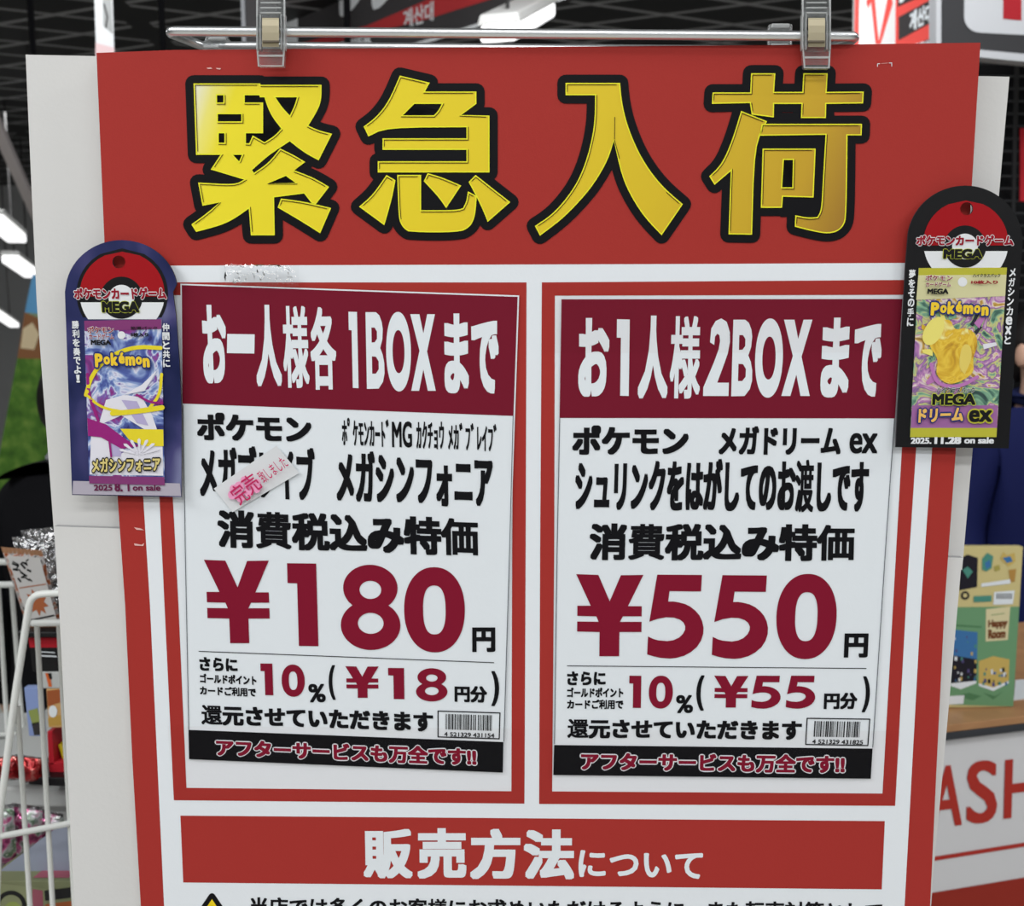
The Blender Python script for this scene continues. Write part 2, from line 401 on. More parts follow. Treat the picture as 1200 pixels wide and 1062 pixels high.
# ------------------------------------------------------------------ the poster
poster = thing('announcement_poster', 'big red and white hanging poster with gold headline, price boxes and sales rules', 'poster', P(600, 1250))
left = [(165, 1062), (155, 890), (146.5, 708), (138, 585), (122.3, 282), (113, 62)]
right = [(1149, 50), (1135, 282), (1120, 530), (1107, 708), (1098, 890), (1090, 1062)]
bl, br_ = px_down(left[1], left[0], 1280), px_down(right[-2], right[-1], 1280)
out = [bl]+left+[(205, 58.5), (550, 55.5), (1000, 52)]+right+[br_]
MB().poly(P, out, RED, 0, thick=.0025, side=mat('poster_edge', (196, 170, 165), .7)).build('sheet', poster)
e1 = .00015
wh = [(154, 311.5), (168, 585), (175.7, 708), (192.3, 1062), px_down((175.7, 708), (192.3, 1062), 1262), px_down((1079.3, 708), (1060, 1062), 1262), (1060, 1062), (1079.3, 708), (1092, 530), (1105, 308), (800, 309.5)]
MB().poly(P, wh, WHITE, e1).build('white_panel', poster)
mb = MB()
mb.poly(P, [(175, 331), (617, 331), (616, 640), (614.5, 942), (203.7, 938), (192.7, 708)], RED, e1*2, [[(190, 346), (603, 346), (600.2, 640), (599.3, 927.5), (218.5, 923.5), (209, 708)]])
mb.build('price_frame', poster)
mb = MB()
mb.poly(P, [(635, 331), (1087, 328), (1073.3, 530), (1061.7, 708), (1049, 944.6), (631.8, 942.4), (633, 640)], RED, e1*2, [[(650.2, 346.5), (1066.7, 345.5), (1056.7, 530), (1046.7, 708), (1034.2, 930.2), (647, 927.7), (649.5, 640)]])
mb.build('price_frame', poster)
hbn = MB().poly(P, [(211.4, 956.1), (1036.9, 962.5), (1033.3, 1042.5), (214.7, 1034.4)], RED, e1*2).build('heading_banner', poster)
mb = MB()
for ch, b in (('販', (425, 971.5, 484, 1030)), ('売', (488.6, 970.8, 546.7, 1030)), ('方', (550.7, 971.5, 610, 1030.6)), ('法', (613.5, 972.3, 673, 1031))):
    mb.text(P, ch, b, INKW, e1*3, (.046, .036))
mb.text(P, 'について', ln(677.7, 996.3, 1028, 824, 998.8, 1030.5), INKW, e1*3, (.032, .032), rnd=True)
mb.build('heading_lettering', hbn)
mb = MB().text(P, '当店では多くのお客様にお求めいただけるように、また転売対策として', ln(293.5, 1051.5, 1074, 1034, 1057.5, 1080), BLACK, e1*3, (.028, .024))
mb.build('small_print', poster)
mb = MB()
tri = [(248.4, 1051), (222, 1090), (275, 1090.4)]
mb.poly(P, tri, BLACK, e1*2).stroke(P, tri, 8, BLACK, e1*2, True)
mb.poly(P, [(248.4, 1054), (225.5, 1088), (271.5, 1088.4)], mat('warning_yellow', (232, 198, 30)), e1*3)
mb.stroke(P, [(248.4, 1064), (248.4, 1077)], 4, BLACK, e1*4).stroke(P, [(248.4, 1083), (248.5, 1083.5)], 4, BLACK, e1*4)
mb.build('warning_symbol', poster)
# gold headline with a black outline
bx = poster['base'][0]
GOLD = ramp_mat('gold_foil_print', [(0, (240, 236, 218)), (.035, (230, 216, 110)), (.065, (229, 210, 36)), (.4, (218, 194, 32)), (.7, (206, 176, 31)), (.9, (186, 148, 34)), (1, (142, 100, 37))], 'dir', axis=(.94, 0, -.34), lo=0, hi=1, rough=.5)
_p0, _p1 = P(225, 95)-poster.location, P(1000, 275)-poster.location
_m = GOLD.node_tree.nodes['Map Range']; _ax = Vector((.94, 0, -.34)); _m.inputs[1].default_value = _p0.dot(_ax); _m.inputs[2].default_value = _p1.dot(_ax)
def smooth_poly(pts, thr=40, it=2):
    """round off the shallow corners of a traced outline, keep the sharp ones"""
    for _ in range(it):
        o = []; n = len(pts)
        for i in range(n):
            a, b, c = Vector(pts[i-1]), Vector(pts[i]), Vector(pts[(i+1) % n])
            u, v = b-a, c-b
            if u.length > 1e-6 and v.length > 1e-6 and math.degrees(u.angle(v)) < thr:
                k1 = min(.25, 9/u.length); k2 = min(.25, 9/v.length)
                k1 = k2 = .25
                o += [tuple(b-u*k1), tuple(b+v*k2)]
            else: o.append(tuple(b))
        pts = o; thr *= .7
    return pts
outl = MB(); fill = MB()
for (ox, oy, k), polys in HEADLINE:
    C = Crop(ox, oy, k)
    for o, hs in polys:
        o2 = smooth_poly(C(o)); h2 = [smooth_poly(C(h)) for h in hs]
        outl.poly(P, o2, BLACK, e1*2); outl.stroke(P, o2, 19.5, BLACK, e1*2, True)
        for h in h2: outl.poly(P, h, BLACK, e1*2)
        fill.poly(P, o2, GOLD, e1*4, h2)
        for lp, hole in [(o2, False)]+[(h, True) for h in h2]:
            sgn = 1 if (sarea(lp) > 0) != hole else -1
            n = len(lp); nor = []
            for i in range(n):
                (x0, y0), (x1, y1) = lp[i], lp[(i+1) % n]; l = max(1e-6, math.hypot(x1-x0, y1-y0))
                nor.append(((y1-y0)/l*sgn, -(x1-x0)/l*sgn))
            def inset(i, off):      # inner point at vertex i (between edge i-1 and edge i)
                (ax, ay), (bx_, by_) = nor[i-1], nor[i % n]; mx, my = ax+bx_, ay+by_
                q = max(.35, (mx*mx+my*my)/2)
                return (lp[i % n][0]-mx/q*off, lp[i % n][1]-my/q*off)
            for i in range(n):
                fill.add([P(*lp[i], e1*5), P(*lp[(i+1) % n], e1*5), P(*inset((i+1) % n, 1.35), e1*5), P(*inset(i, 1.35), e1*5)], [(0, 1, 2, 3)], GOLDE)
            lit = [nx*-.5+ny*-.85 > .28 for nx, ny in nor]
            if all(lit) or not any(lit): continue
            st = next(i for i in range(n) if lit[i] and not lit[i-1]); run = []
            for j in range(st, st+n+1):
                i = j % n
                if lit[i] and j < st+n: run.append(i)
                elif run:
                    pts = [inset(m_ % n, 2.1) for m_ in run+[run[-1]+1]]; run = []
                    tot = sum(math.hypot(p[0]-q[0], p[1]-q[1]) for p, q in zip(pts, pts[1:]))
                    if tot < 6: continue
                    for e in (0, -1):       # stop a little short of both ends
                        p, q = Vector(pts[e]), Vector(pts[1 if e == 0 else -2]); L_ = (q-p).length
                        pts[e] = tuple(p+(q-p)*min(.8, 2.2/max(L_, .1)))
                    fill.stroke(P, pts, .8, GOLDL, e1*6)
fill.stroke(P, [Crop(610, 80, 5.057).p(559, 290), Crop(610, 80, 5.057).p(557, 420)], .8, GOLDL, e1*6)
C = Crop(815, 70, 4.828)
for q in ([(440, 300), (605, 300), (605, 365), (440, 365)], [(480, 780), (700, 780), (700, 890), (480, 890)]): outl.poly(P, C(q), BLACK, e1*2.5)
outl.poly(P, Crop(410, 70, 4.829)([(400, 640), (690, 640), (690, 855), (400, 855)]), BLACK, e1*2.5)
ho = outl.build('headline_outline', poster); fill.build('headline_lettering', ho)
# dents and torn spots in the print
TORN = mat('torn_paper', (214, 170, 164), .8)
for q in ([(157, 618), (165, 619.5), (169, 621.5), (160, 621)], [(157, 637), (166, 638.5), (169, 636.5), (168, 640), (158, 639.5)], [(242, 79.5), (247, 79), (249, 80.5), (244, 81)], [(253, 79.5), (259, 80), (258, 81.5), (254, 81)]):
    MB().poly(P, q, TORN, e1*2).build('torn_spot', poster)
mb = MB(); mb.stroke(P, [(1028.2, 78), (1028.4, 74.8), (1031, 74.6)], .8, INKW, e1*2).stroke(P, [(1042, 73.8), (1045, 73.7), (1045, 77.5)], .8, INKW, e1*2)
mb.stroke(P, [(1033, 74.4), (1040, 73.9)], .5, TORN, e1*2)
mb.build('staple_mark', poster)

# ------------------------------------------------------------------ price cards
PB = .0012
def price_card(label, sheet, band, foot, rows, edges):
    t = thing('price_card', label, 'price card', P(*sheet[3], PB), 'price cards in the two red frames')
    d = PB
    MB().poly(P, sheet, CARDW, d, thick=.0004, side=mat('paper_edge', (120, 122, 126), .8)).build('sheet', t)
    tb = MB().poly(P, band, MAROON, d+e1).build('title_band', t)
    fb = MB().poly(P, foot, BLACK, d+e1).build('footer_band', t)
    ed = MB(); EG = mat('card_edge_line', (92, 96, 102), .6)
    for e_ in edges: ed.stroke(P, e_, .9, EG, d+e1*2)
    ed.build('edge_line', t)
    parts = {}
    for r in rows:
        part, kind = r[0], r[1]
        mb = parts.setdefault(part, MB())
        if kind == 't': mb.text(P, r[2], r[3], r[4], d+e1*2, r[5])
        elif kind == 'g': mb.glyph(P, r[2], r[3], r[4], d+e1*2)
        elif kind == 'o':
            mb.text(P, r[2], r[3], INKW, d+e1*2, (.115, .105), (.115, .105), rnd=True); mb.text(P, r[2], r[3], CRIM, d+e1*3, (.05, .042), (.115, .105))
        elif kind == 's': mb.stroke(P, r[2], r[3], r[4], d+e1*2, cap=False)
        elif kind == 'bar':
            q = r[2]; mb.stroke(P, q, 1.3, BLACK, d+e1*2, True)
            rnd = random.Random(r[3]); u = .12
            while u < .87:
                wv = rnd.choice((.008, .008, .014, .02))
                if abs(u-.62) > .015:
                    dn = .78 if (u > .17 and u < .83) else .82
                    mb.poly(P, [lerp2(q, u, .1), lerp2(q, u+wv, .1), lerp2(q, u+wv, .70), lerp2(q, u, .70)], BLACK, d+e1*2)
                u += wv+rnd.choice((.008, .012, .018))
            mb.text(P, r[4], [lerp2(q, .1, .8), lerp2(q, .92, .8), lerp2(q, .92, .97), lerp2(q, .1, .97)], BLACK, d+e1*2, (.02, .02))
    for k, mb in parts.items(): mb.build(k, tb if k == 'title_lettering' else fb if k == 'footer_lettering' else t)
    return t
HV, MD, LT = (.046, .030), (.03, .026), (.018, .018)
A1, A2 = Crop(200, 320, 5.445), Crop(400, 320, 5.445)
rows = []
for ch, b in (('お', (193, 203, 365, 705)), ('一', (360, 388, 537, 515)), ('人', (533, 203, 712, 725)), ('様', (707, 207, 890, 737)), ('各', (885, 217, 1062, 745))):
    rows.append(('title_lettering', 't', ch, A1.box(*b), INKW, (.054, .034) if ch not in '様各' else (.044, .022)))
rows[1] = ('title_lettering', 's', [A1.p(360, 450), A1.p(535, 453)], 22.5, INKW)
for g, b in (('1', (45, 247, 110, 735)), ('B', (154, 250, 278, 740)), ('O', (282, 248, 448, 756)), ('X', (440, 263, 603, 752))):
    rows.append(('title_lettering', 'g', g, A2.box(*b), INKW))
rows += [('title_lettering', 't', 'ま', A2.box(655, 258, 815, 768), INKW, (.052, .036)), ('title_lettering', 't', 'で', A2.box(828, 305, 1005, 770), INKW, (.052, .036))]
L = 'lettering'
rows += [
 (L, 't', 'ポケモン', ln(230, 483, 515.5, 365.5, 486, 519), BLACK, (.054, .044)),
 (L, 't', 'ﾎﾟｹﾓﾝｶｰﾄﾞ', ln(400.2, 489.3, 522, 456, 491.5, 524.5), BLACK, (.024, .02)),
 (L, 't', 'MG', (459, 494, 483, 524.5), BLACK, (.03, .02)),
 (L, 't', 'ｶｸﾁｮｳ', (487.6, 494, 520.5, 526.5), BLACK, (.024, .02)),
 (L, 't', 'ﾒｶﾞﾌﾞﾚｲﾌﾞ', ln(525, 495, 527, 582, 497, 529.5), BLACK, (.024, .02)),
 (L, 't', 'メガブレイブ', ln(232.5, 521, 582, 370.5, 525, 587), BLACK, (.06, .028)),
 (L, 't', 'メガシンフォニア', ln(393.8, 527.5, 589, 578.1, 533.5, 595.5), BLACK, (.064, .030)),
 (L, 't', '消費税込み特価', ln(253.8, 597, 642, 561.6, 607.5, 653), BLACK, (.054, .044)),
 (L, 't', '円', (553.3, 735.5, 580.5, 764.3), BLACK, (.05, .042)),
 (L, 's', [(232.7, 763.4), (579, 776.8)], .9, BLACK),
 (L, 't', 'さらに', ln(233.4, 770, 786, 278.6, 771.5, 787.5), BLACK, (.052, .045)),
 (L, 't', 'ゴールドポイント', ln(234, 789.5, 800.2, 300.6, 792, 803), BLACK, (.05, .042)),
 (L, 't', 'カードご利用で', ln(234, 804, 814.5, 300, 806.3, 817), BLACK, (.05, .042)),
 (L, 't', '%', (361.2, 801.6, 381.8, 823.3), BLACK, (.03, .022)),
 (L, 't', '(', (384.6, 779.6, 393.4, 820.3), BLACK, (.04, .014)),
 (L, 't', ')', (575.8, 786.6, 585, 827.7), BLACK, (.04, .014)),
 (L, 't', '円分', ln(532.6, 803.6, 822.6, 570.8, 804.6, 824), BLACK, (.05, .042)),
 (L, 't', '還元させていただきます', ln(234.9, 825.7, 849.5, 508, 834.5, 858.5), BLACK, (.052, .042)),
 ('barcode', 'bar', [(513.3, 833.5), (585.9, 835.7), (585, 866), (513.3, 863.8)], 4, '4 521329 431154'),
 ('footer_lettering', 'o', 'アフターサービスも万全です!!', ln(251.4, 864.3, 887.6, 560, 875.3, 899.6)),
]
for g, b in (('¥', (238.9, 656.2, 318.5, 753.9)), ('1', (336.3, 660.2, 373.2, 757.5)), ('8', (398, 662, 469.8, 761.9)), ('0', (473, 664.8, 545.3, 764.7)),):
    rows.append(('price_lettering', 'g', g, b, CRIM))
for g, b in (('1', (305, 777.7, 320.3, 815)), ('0', (329.5, 779, 357.6, 816.7)), ('¥', (404.6, 780.9, 444.4, 818)), ('1', (454.7, 782.9, 474, 819.6)), ('8', (487.2, 783.3, 524.5, 822.2))):
    rows.append(('point_lettering', 'g', g, b, CRIM))
price_card('white card with maroon band reading 1BOX, priced 180 yen, partly covered by handwritten slip', [(211.4, 332.5), (608.4, 346.3), (589.2, 905.6), (221.5, 889.8), (216, 640), (214, 480)],
    [(213, 334.2), (606.6, 348), (601.7, 487.5), (213.8, 473)], [(220.8, 855.5), (590, 869.8), (589.2, 905.6), (221.5, 889.8)], rows, [[(214.6, 475), (217, 640), (221.2, 855)], [(601.3, 488), (597.3, 640), (590.4, 869)]])
B1, B2 = Crop(630, 320, 5.445), Crop(850, 320, 5.445)
rows = []
for ch, b in (('お', (258, 287, 460, 790)), ('人', (638, 272, 837, 803)), ('様', (838, 272, 1047, 805))):
    rows.append(('title_lettering', 't', ch, B1.box(*b), INKW, (.054, .034) if ch != '様' else (.044, .022)))
rows.append(('title_lettering', 'g', '1', B1.box(500, 295, 588, 785), INKW))
for g, b in (('2', (-142, 290, 33, 785)), ('B', (37, 298, 182, 787)), ('O', (182, 290, 375, 796)), ('X', (357, 298, 556, 785))):
    rows.append(('title_lettering', 'g', g, B2.box(*b), INKW))
rows += [('title_lettering', 't', 'ま', B2.box(603, 285, 803, 795), INKW, (.052, .036)), ('title_lettering', 't', 'で', B2.box(808, 325, 1005, 790), INKW, (.052, .036)),
 (L, 't', 'ポケモン', (670.4, 498.5, 807.2, 533), BLACK, (.054, .044)),
 (L, 't', 'メガドリーム', (842, 499.5, 986, 533), BLACK, (.054, .036)),
 (L, 't', 'ex', (995, 507.6, 1029, 531.7), BLACK, (.026, .018)),
 (L, 't', 'シュリンクをはがしてのお渡しです', ln(673.2, 537.5, 600, 1019, 538, 601.5), BLACK, (.064, .030)),
 (L, 't', '消費税込み特価', ln(689.7, 613, 657, 1002.8, 614.5, 658.3), BLACK, (.054, .044)),
 (L, 't', '円', (988.7, 742.5, 1018, 770.8), BLACK, (.05, .042)),
 (L, 's', [(664.5, 780.5), (1015.3, 783.6)], .9, BLACK),
 (L, 't', 'さらに', (664.5, 787, 709.9, 803.2), BLACK, (.052, .045)),
 (L, 't', 'ゴールドポイント', (664.5, 806, 730.5, 817.4), BLACK, (.05, .042)),
 (L, 't', 'カードご利用で', (664.5, 820, 730.5, 831.3), BLACK, (.05, .042)),
 (L, 't', '%', (792, 814.7, 812.4, 835.9), BLACK, (.03, .022)),
 (L, 't', '(', (815.5, 791.6, 825.6, 833), BLACK, (.04, .014)),
 (L, 't', ')', (1009.8, 792.7, 1020.4, 835), BLACK, (.04, .014)),
 (L, 't', '円分', (965.2, 812, 1005, 831.3), BLACK, (.05, .042)),
 (L, 't', '還元させていただきます', ln(664, 842.3, 865.4, 940, 844.3, 868), BLACK, (.052, .042)),
 ('barcode', 'bar', [(945.9, 842), (1019.3, 843), (1017, 873.9), (944.2, 872.6)], 9, '4 521329 431825'),
 ('footer_lettering', 'o', 'アフターサービスも万全です!!', ln(678.7, 880, 904.4, 992, 883.6, 908.4)),
]
for g, b in (('¥', (674.1, 673, 754, 769.2)), ('5', (758.3, 673.6, 825.7, 771.9)), ('5', (834, 674.2, 901.8, 772.3)), ('0', (908, 672.7, 982.3, 772.6))):
    rows.append(('price_lettering', 'g', g, b, CRIM))
for g, b in (('1', (737, 792, 751.6, 829.9)), ('0', (760, 792, 788.9, 830.6)), ('¥', (836, 792, 877.2, 829.4)), ('5', (880.3, 792, 915.6, 830.7)), ('5', (920.7, 792, 956.2, 830.7))):
    rows.append(('point_lettering', 'g', g, b, CRIM))
price_card('white card with maroon band reading 2BOX, priced 550 yen', [(657.5, 350), (1058.4, 349.7), (1048.7, 490.4), (1020.4, 912.8), (648.4, 908.4), (654, 600), (655.7, 490)],
    [(658, 350.8), (1057.6, 350.5), (1048.7, 490.4), (655.7, 489.9)], [(649.3, 873.3), (1022.6, 877.5), (1020.4, 912.8), (648.4, 908.4)], rows, [[(656, 490), (653, 640), (649.8, 872)], [(1048.3, 491), (1038, 640), (1022.8, 876)]])

# handwritten sold-out slip stuck across the left card
slip_q = [(250.5, 572.8), (324, 522.3), (350.6, 554.5), (272.5, 600.4)]
slip = thing('paper_slip', 'small tilted white paper slip with pink handwriting stuck on the left card', 'paper slip', P(272, 600, .002))
def slip_d(u, v): return .0022+.0025*max(0, u-.7)**1.2+.0015*max(0, .25-u)*(v)
def grid_sheet(q, nu, nv, dfn, m, pl=P):
    mb = MB(); vs = [pl(*lerp2(q, i/nu, j/nv), dfn(i/nu, j/nv)) for j in range(nv+1) for i in range(nu+1)]
    return mb.add(vs, [(j*(nu+1)+i, j*(nu+1)+i+1, (j+1)*(nu+1)+i+1, (j+1)*(nu+1)+i) for j in range(nv) for i in range(nu)], m, True)
mb = grid_sheet(slip_q, 16, 6, slip_d, mat('slip_paper', (206, 208, 210), .5, bump=.1, bscale=120))
mb.build('sheet', slip)
mb = MB(); PINK = mat('pink_highlighter', (232, 150, 186), .6); PEN = mat('magenta_pen', (184, 40, 92), .6)
def SL(u, v): return lerp2(slip_q, u, v)
for (u, v, r) in ((.14, .50, 5), (.2, .72, 5), (.27, .42, 6), (.33, .7, 5.5), (.4, .52, 6), (.44, .75, 4.5), (.38, .3, 3.5), (.2, .35, 4), (.5, .6, 3.5)):
    mb.poly(P, circ(*SL(u, v), r, r*1.15, n=12), PINK, .0046)
hand = Plane(P.P, P.N)
mb.text(P, '完', [SL(.13, .3), SL(.31, .26), SL(.31, .93), SL(.13, .95)], PEN, .0050, (.006, .006), lean=False)
mb.text(P, '売', [SL(.33, .22), SL(.52, .22), SL(.52, .82), SL(.33, .86)], PEN, .0050, (.006, .006), lean=False)
mb.text(P, '致しました', [SL(.56, .33), SL(.965, .3), SL(.96, .68), SL(.56, .74)], PEN, .0050, (.004, .004), lean=False)
mb.build('handwriting', slip)

# clear tape
mbk = grid_sheet([(258, 309), (350, 311), (350, 336), (258, 334)], 46, 14, lambda u, v: .0022+(.0030*random.random()**2 if .06 < u < .94 and .05 < v < .9 else 0), TAPEC)
tag(mbk.build('clear_tape', None, P(304, 322, .002)), 'crinkled shiny clear tape over the top edge of the left card', 'tape', 'clear tape strips on the poster')
for q, lb in (([(636, 332), (1084, 329), (1078, 413), (634.6, 414)], 'smooth clear tape across the top of the right price frame'),
              ([(196, 851), (615, 854), (614.6, 941), (203, 937)], 'smooth clear tape across the bottom of the left price frame'),
              ([(632.6, 855), (1055, 857), (1049, 944), (631.8, 942)], 'smooth clear tape across the bottom of the right price frame')):
    tag(MB().poly(P, q, TAPE, .0021).build('clear_tape', None, P(*q[3], .0021)), lb, 'tape', 'clear tape strips on the poster')

# ------------------------------------------------------------------ hang tags with printed packs
TD = .006
def cutline(cy, pts, lo, hi): return [p for p in pts if lo <= p[1] <= hi]
def chord(cx, cy, r, y0, y1, n=12):
    o = []
    for i in range(n+1):
        y = y0+(y1-y0)*i/n; o.append((cx+math.sqrt(max(0, r*r-(y-cy)**2)), y))
    for i in range(n+1):
        y = y1-(y1-y0)*i/n; o.append((cx-math.sqrt(max(0, r*r-(y-cy)**2)), y))
    return o
RING_RED = mat('tag_red', (152, 24, 30), .35); TAGW = mat('tag_white', (214, 216, 218), .35)
LOGOR = mat('logo_red', (140, 26, 42), .4); LOGOY = mat('logo_yellow', (226, 190, 52), .4); LOGOB = mat('logo_blue', (38, 52, 112), .4)
LIME = mat('lime_ink', (196, 204, 70), .4); TAGK = mat('tag_black', (15, 15, 17), .3, .35)
def vtext(mb, body, x0, y0, x1, y1, wd, m, C, d, r=(.03, .03), out=None):
    n = len(body)
    for i, ch in enumerate(body):
        f = (i+.05)/n; g = (i+.93)/n
        xa = x0+(x1-x0)*(f+g)/2; ya = y0+(y1-y0)*f; yb = y0+(y1-y0)*g; wdt = wd*(.55 if ch in '！!' else 1)
        mb.text(P, ch, C.box(xa-wdt/2, ya, xa+wdt/2, yb), m, d, r)
def hang_tag(label, C, outline, hole, cardm, dome, dark_ring, pk):
    t = thing('hang_tag', label, 'hang tag', P(*C.p(*outline[0]), TD), 'cardboard pack tags on the poster edges')
    d = TD
    MB().poly(P, C(outline), cardm, d, [C(hole)], thick=.0012, side=mat('tag_edge', (60, 55, 60), .7)).build('card', t)
    cx, cy, r = dome
    mb = MB()
    if dark_ring:
        mb.poly(P, C(chord(cx, cy, r+13, cy-r-13, cy+r*.55)), TAGK, d+e1, [C(hole)])
    mb.poly(P, C(chord(cx, cy, r, cy-r, cy+10)), RING_RED, d+e1*2, [C(hole)])
    mb.poly(P, C(chord(cx, cy, r, cy+32, cy+98)), TAGW, d+e1*2)
    mb.poly(P, C(circ(cx-3, cy+14, 82)), TAGK, d+e1*3)
    mb.poly(P, C(circ(cx-3, cy+14, 50)), TAGW, d+e1*4); 
    mb.build('round_emblem', t)
    return t, d+e1*5
def arched(mb, C, x0, x1, y0, y1, rise, d):
    """the yellow logo with blue rim, its letters set on a shallow arch"""
    ws = [1.1, .8, .95, .8, 1.25, .8, .95]; hs = [1, .62, .95, .82, .72, .62, .72]; tot = sum(ws); x = x0
    for i, ch in enumerate('Pokémon'):
        w_ = (x1-x0)*ws[i]/tot; u = (x+w_/2-x0)/(x1-x0)*2-1; up_ = rise*(1-u*u)
        yb = y1-up_-(.12*(y1-y0) if i % 2 else 0); yt = yb-(y1-y0)*hs[i]; q = C([(x-5, yt-3), (x+w_+5, yt-3), (x+w_+5, yb+3), (x-5, yb+3)])
        mb.text(P, ch, q, LOGOB, d+(i % 2)*5e-5, (.17, .16), (.17, .16), rnd=True); mb.text(P, ch, q, LOGOY, d+e1*1.5+(i % 2)*5e-5, (.065, .055), (.17, .16), rnd=True); x += w_
def two(mb, body, box, m_in, m_out, d, r_in, r_out):
    mb.text(P, body, box, m_out, d, r_out, r_out, rnd=True); mb.text(P, body, box, m_in, d+e1, r_in, r_out)
# left tag
C = Crop(70, 270, 3.32)
outl_l = [(48, 1030), (40, 800), (30, 520), (22, 300), (20, 240)]+[(22+218*(1-math.cos(a)), 240-202*math.sin(a)) for a in [math.pi*i/40 for i in range(2, 39)]]+[(440, 240), (452, 330), (466, 520), (474, 700), (473, 1038)]
NAVY = ramp_mat('navy_purple_print', [(.3, (26, 32, 66)), (.5, (44, 48, 88)), (.62, (66, 64, 108)), (.72, (110, 112, 146))], 'noise', 22, .35, spec=.1, detail=2, distort=.4)
t, d = hang_tag('purple-blue arched cardboard tag at the upper left edge of the poster', C, outl_l, circ(230, 123, 25), NAVY, (243, 248, 165), True, None)
mb = MB()
two(mb, 'ポケモンカードゲーム', C([(50, 222), (416, 218), (420, 272), (52, 272)]), LOGOR, TAGW, d, (.05, .045), (.12, .115))
two(mb, 'MEGA', C.box(160, 274, 312, 322), TAGK, LIME, d, (.06, .05), (.105, .09))
vtext(mb, '勝利を奏でよ！', 60, 350, 72, 595, 29, TAGW, C, d)
vtext(mb, '仲間と共に', 412, 360, 416, 535, 29, TAGW, C, d)
mb.text(P, '2025', C.box(132, 990, 205, 1013), mat('plum_ink', (96, 30, 66)), d, (.03, .03)); mb.text(P, '8. 1', C.box(212, 982, 272, 1016), MATS['plum_ink'], d, (.04, .03))
mb.text(P, 'on sale', C.box(283, 990, 392, 1013), MATS['plum_ink'], d, (.03, .03))
mb.poly(P, C([(52, 975), (468, 985), (472, 1034), (50, 1027)]), mat('pale_lilac', (166, 160, 172), .4), d-e1*3)
mb.build('lettering', t)
pq = C([(95, 352), (395, 346), (408, 992), (115, 985)])
PKB = ramp_mat('pack_blue_swirl', [(.3, (44, 46, 104)), (.42, (76, 92, 156)), (.49, (140, 160, 200)), (.53, (206, 208, 222)), (.57, (110, 90, 160)), (.63, (136, 50, 124)), (.72, (60, 44, 110))], 'noise', 48, .25, .5, detail=3, distort=1.6)
mb = MB().poly(P, pq, PKB, d, thick=.0005)
PKM = mat('pack_magenta', (142, 28, 112), .25, .5); PKY = mat('pack_yellow', (218, 200, 40), .25, .5); PKW = mat('pack_white', (214, 212, 220), .3, .5); PKP = mat('pack_plum', (122, 52, 106), .25, .5); LIL = mat('pack_lilac', (170, 160, 196), .3, .5)
k = e1
mb.poly(P, C([(95, 352), (395, 346), (396, 384), (97, 392)]), PKP, d+k).poly(P, C([(114, 955), (407, 960), (408, 992), (115, 985)]), PKP, d+k)
def rib(pts, w0, m, dd):
    for _ in range(3):
        o = [pts[0]]
        for a, b in zip(pts, pts[1:]): o += [(a[0]*.75+b[0]*.25, a[1]*.75+b[1]*.25), (a[0]*.25+b[0]*.75, a[1]*.25+b[1]*.75)]
        pts = o+[pts[-1]]
    mb.stroke(P, C(pts), w0/3.32, m, dd)
mb.poly(P, C([(180, 660), (250, 640), (320, 650), (360, 720), (380, 780), (330, 775), (240, 720), (150, 760)]), PKW, d+k)
mb.poly(P, C([(122, 800), (190, 780), (235, 870), (330, 830), (400, 840), (403, 955), (116, 950)]), PKW, d+k)
mb.poly(P, C([(190, 790), (245, 800), (238, 880), (200, 880)]), LIL, d+k*2).poly(P, C([(240, 660), (300, 665), (345, 760), (300, 750)]), LIL, d+k*2)
rib([(102, 640), (125, 560), (190, 490), (290, 452), (392, 458)], 16, PKY, d+k*2)
rib([(104, 640), (160, 690), (240, 705)], 10, PKY, d+k*2)
rib([(205, 712), (300, 705), (398, 690)], 20, PKY, d+k*3); rib([(396, 560), (390, 640), (350, 690)], 12, PKY, d+k*3)
mb.poly(P, C([(235, 772), (403, 775), (404, 840), (330, 840), (270, 815)]), PKY, d+k*3)
mb.poly(P, C([(107, 730), (180, 755), (260, 815), (310, 840), (240, 850), (160, 805), (110, 800)]), PKM, d+k*4)
rib([(108, 560), (112, 640), (150, 740)], 12, PKM, d+k*2); rib([(300, 640), (350, 670), (398, 672)], 9, PKM, d+k*4); rib([(190, 790), (200, 880)], 8, PKM, d+k*4)
mb.poly(P, C([(250, 640), (320, 600), (382, 540), (330, 625)]), PKW, d+k*3)
for a in range(7):
    an = math.radians(200+a*23); mb.poly(P, C([(310, 875), (310+75*math.cos(an-.09), 875+60*math.sin(an-.09)), (310+85*math.cos(an), 875+66*math.sin(an)), (310+75*math.cos(an+.09), 875+60*math.sin(an+.09))]), PKW, d+k*5)
mb.poly(P, C(circ(240, 408, 15)), TAGW, d+k*2)
pk_ = mb.build('printed_pack', t)
mb = MB(); dd = d+k*7
two(mb, 'ポケモン', C.box(106, 373, 212, 402), LOGOR, TAGW, dd, (.02, .02), (.08, .08)); two(mb, 'カードゲーム', C.box(112, 402, 212, 425), LOGOR, TAGW, dd, (.02, .02), (.08, .08))
mb.text(P, 'MEGA', C.box(120, 426, 200, 446), TAGK, dd, (.05, .05))
mb.text(P, '拡張パック', C.box(275, 374, 380, 386), TAGK, dd, (.03, .03)); mb.text(P, '5枚入り', C.box(275, 398, 345, 414), TAGK, dd, (.06, .06))
arched(mb, C, 134, 352, 478, 540, 10, dd)
two(mb, 'メガシンフォニア', C([(118, 882), (398, 876), (396, 942), (120, 950)]), mat('title_gold', (206, 190, 120)), TAGK, dd, (.04, .03), (.15, .13))
mb.build('pack_lettering', pk_)
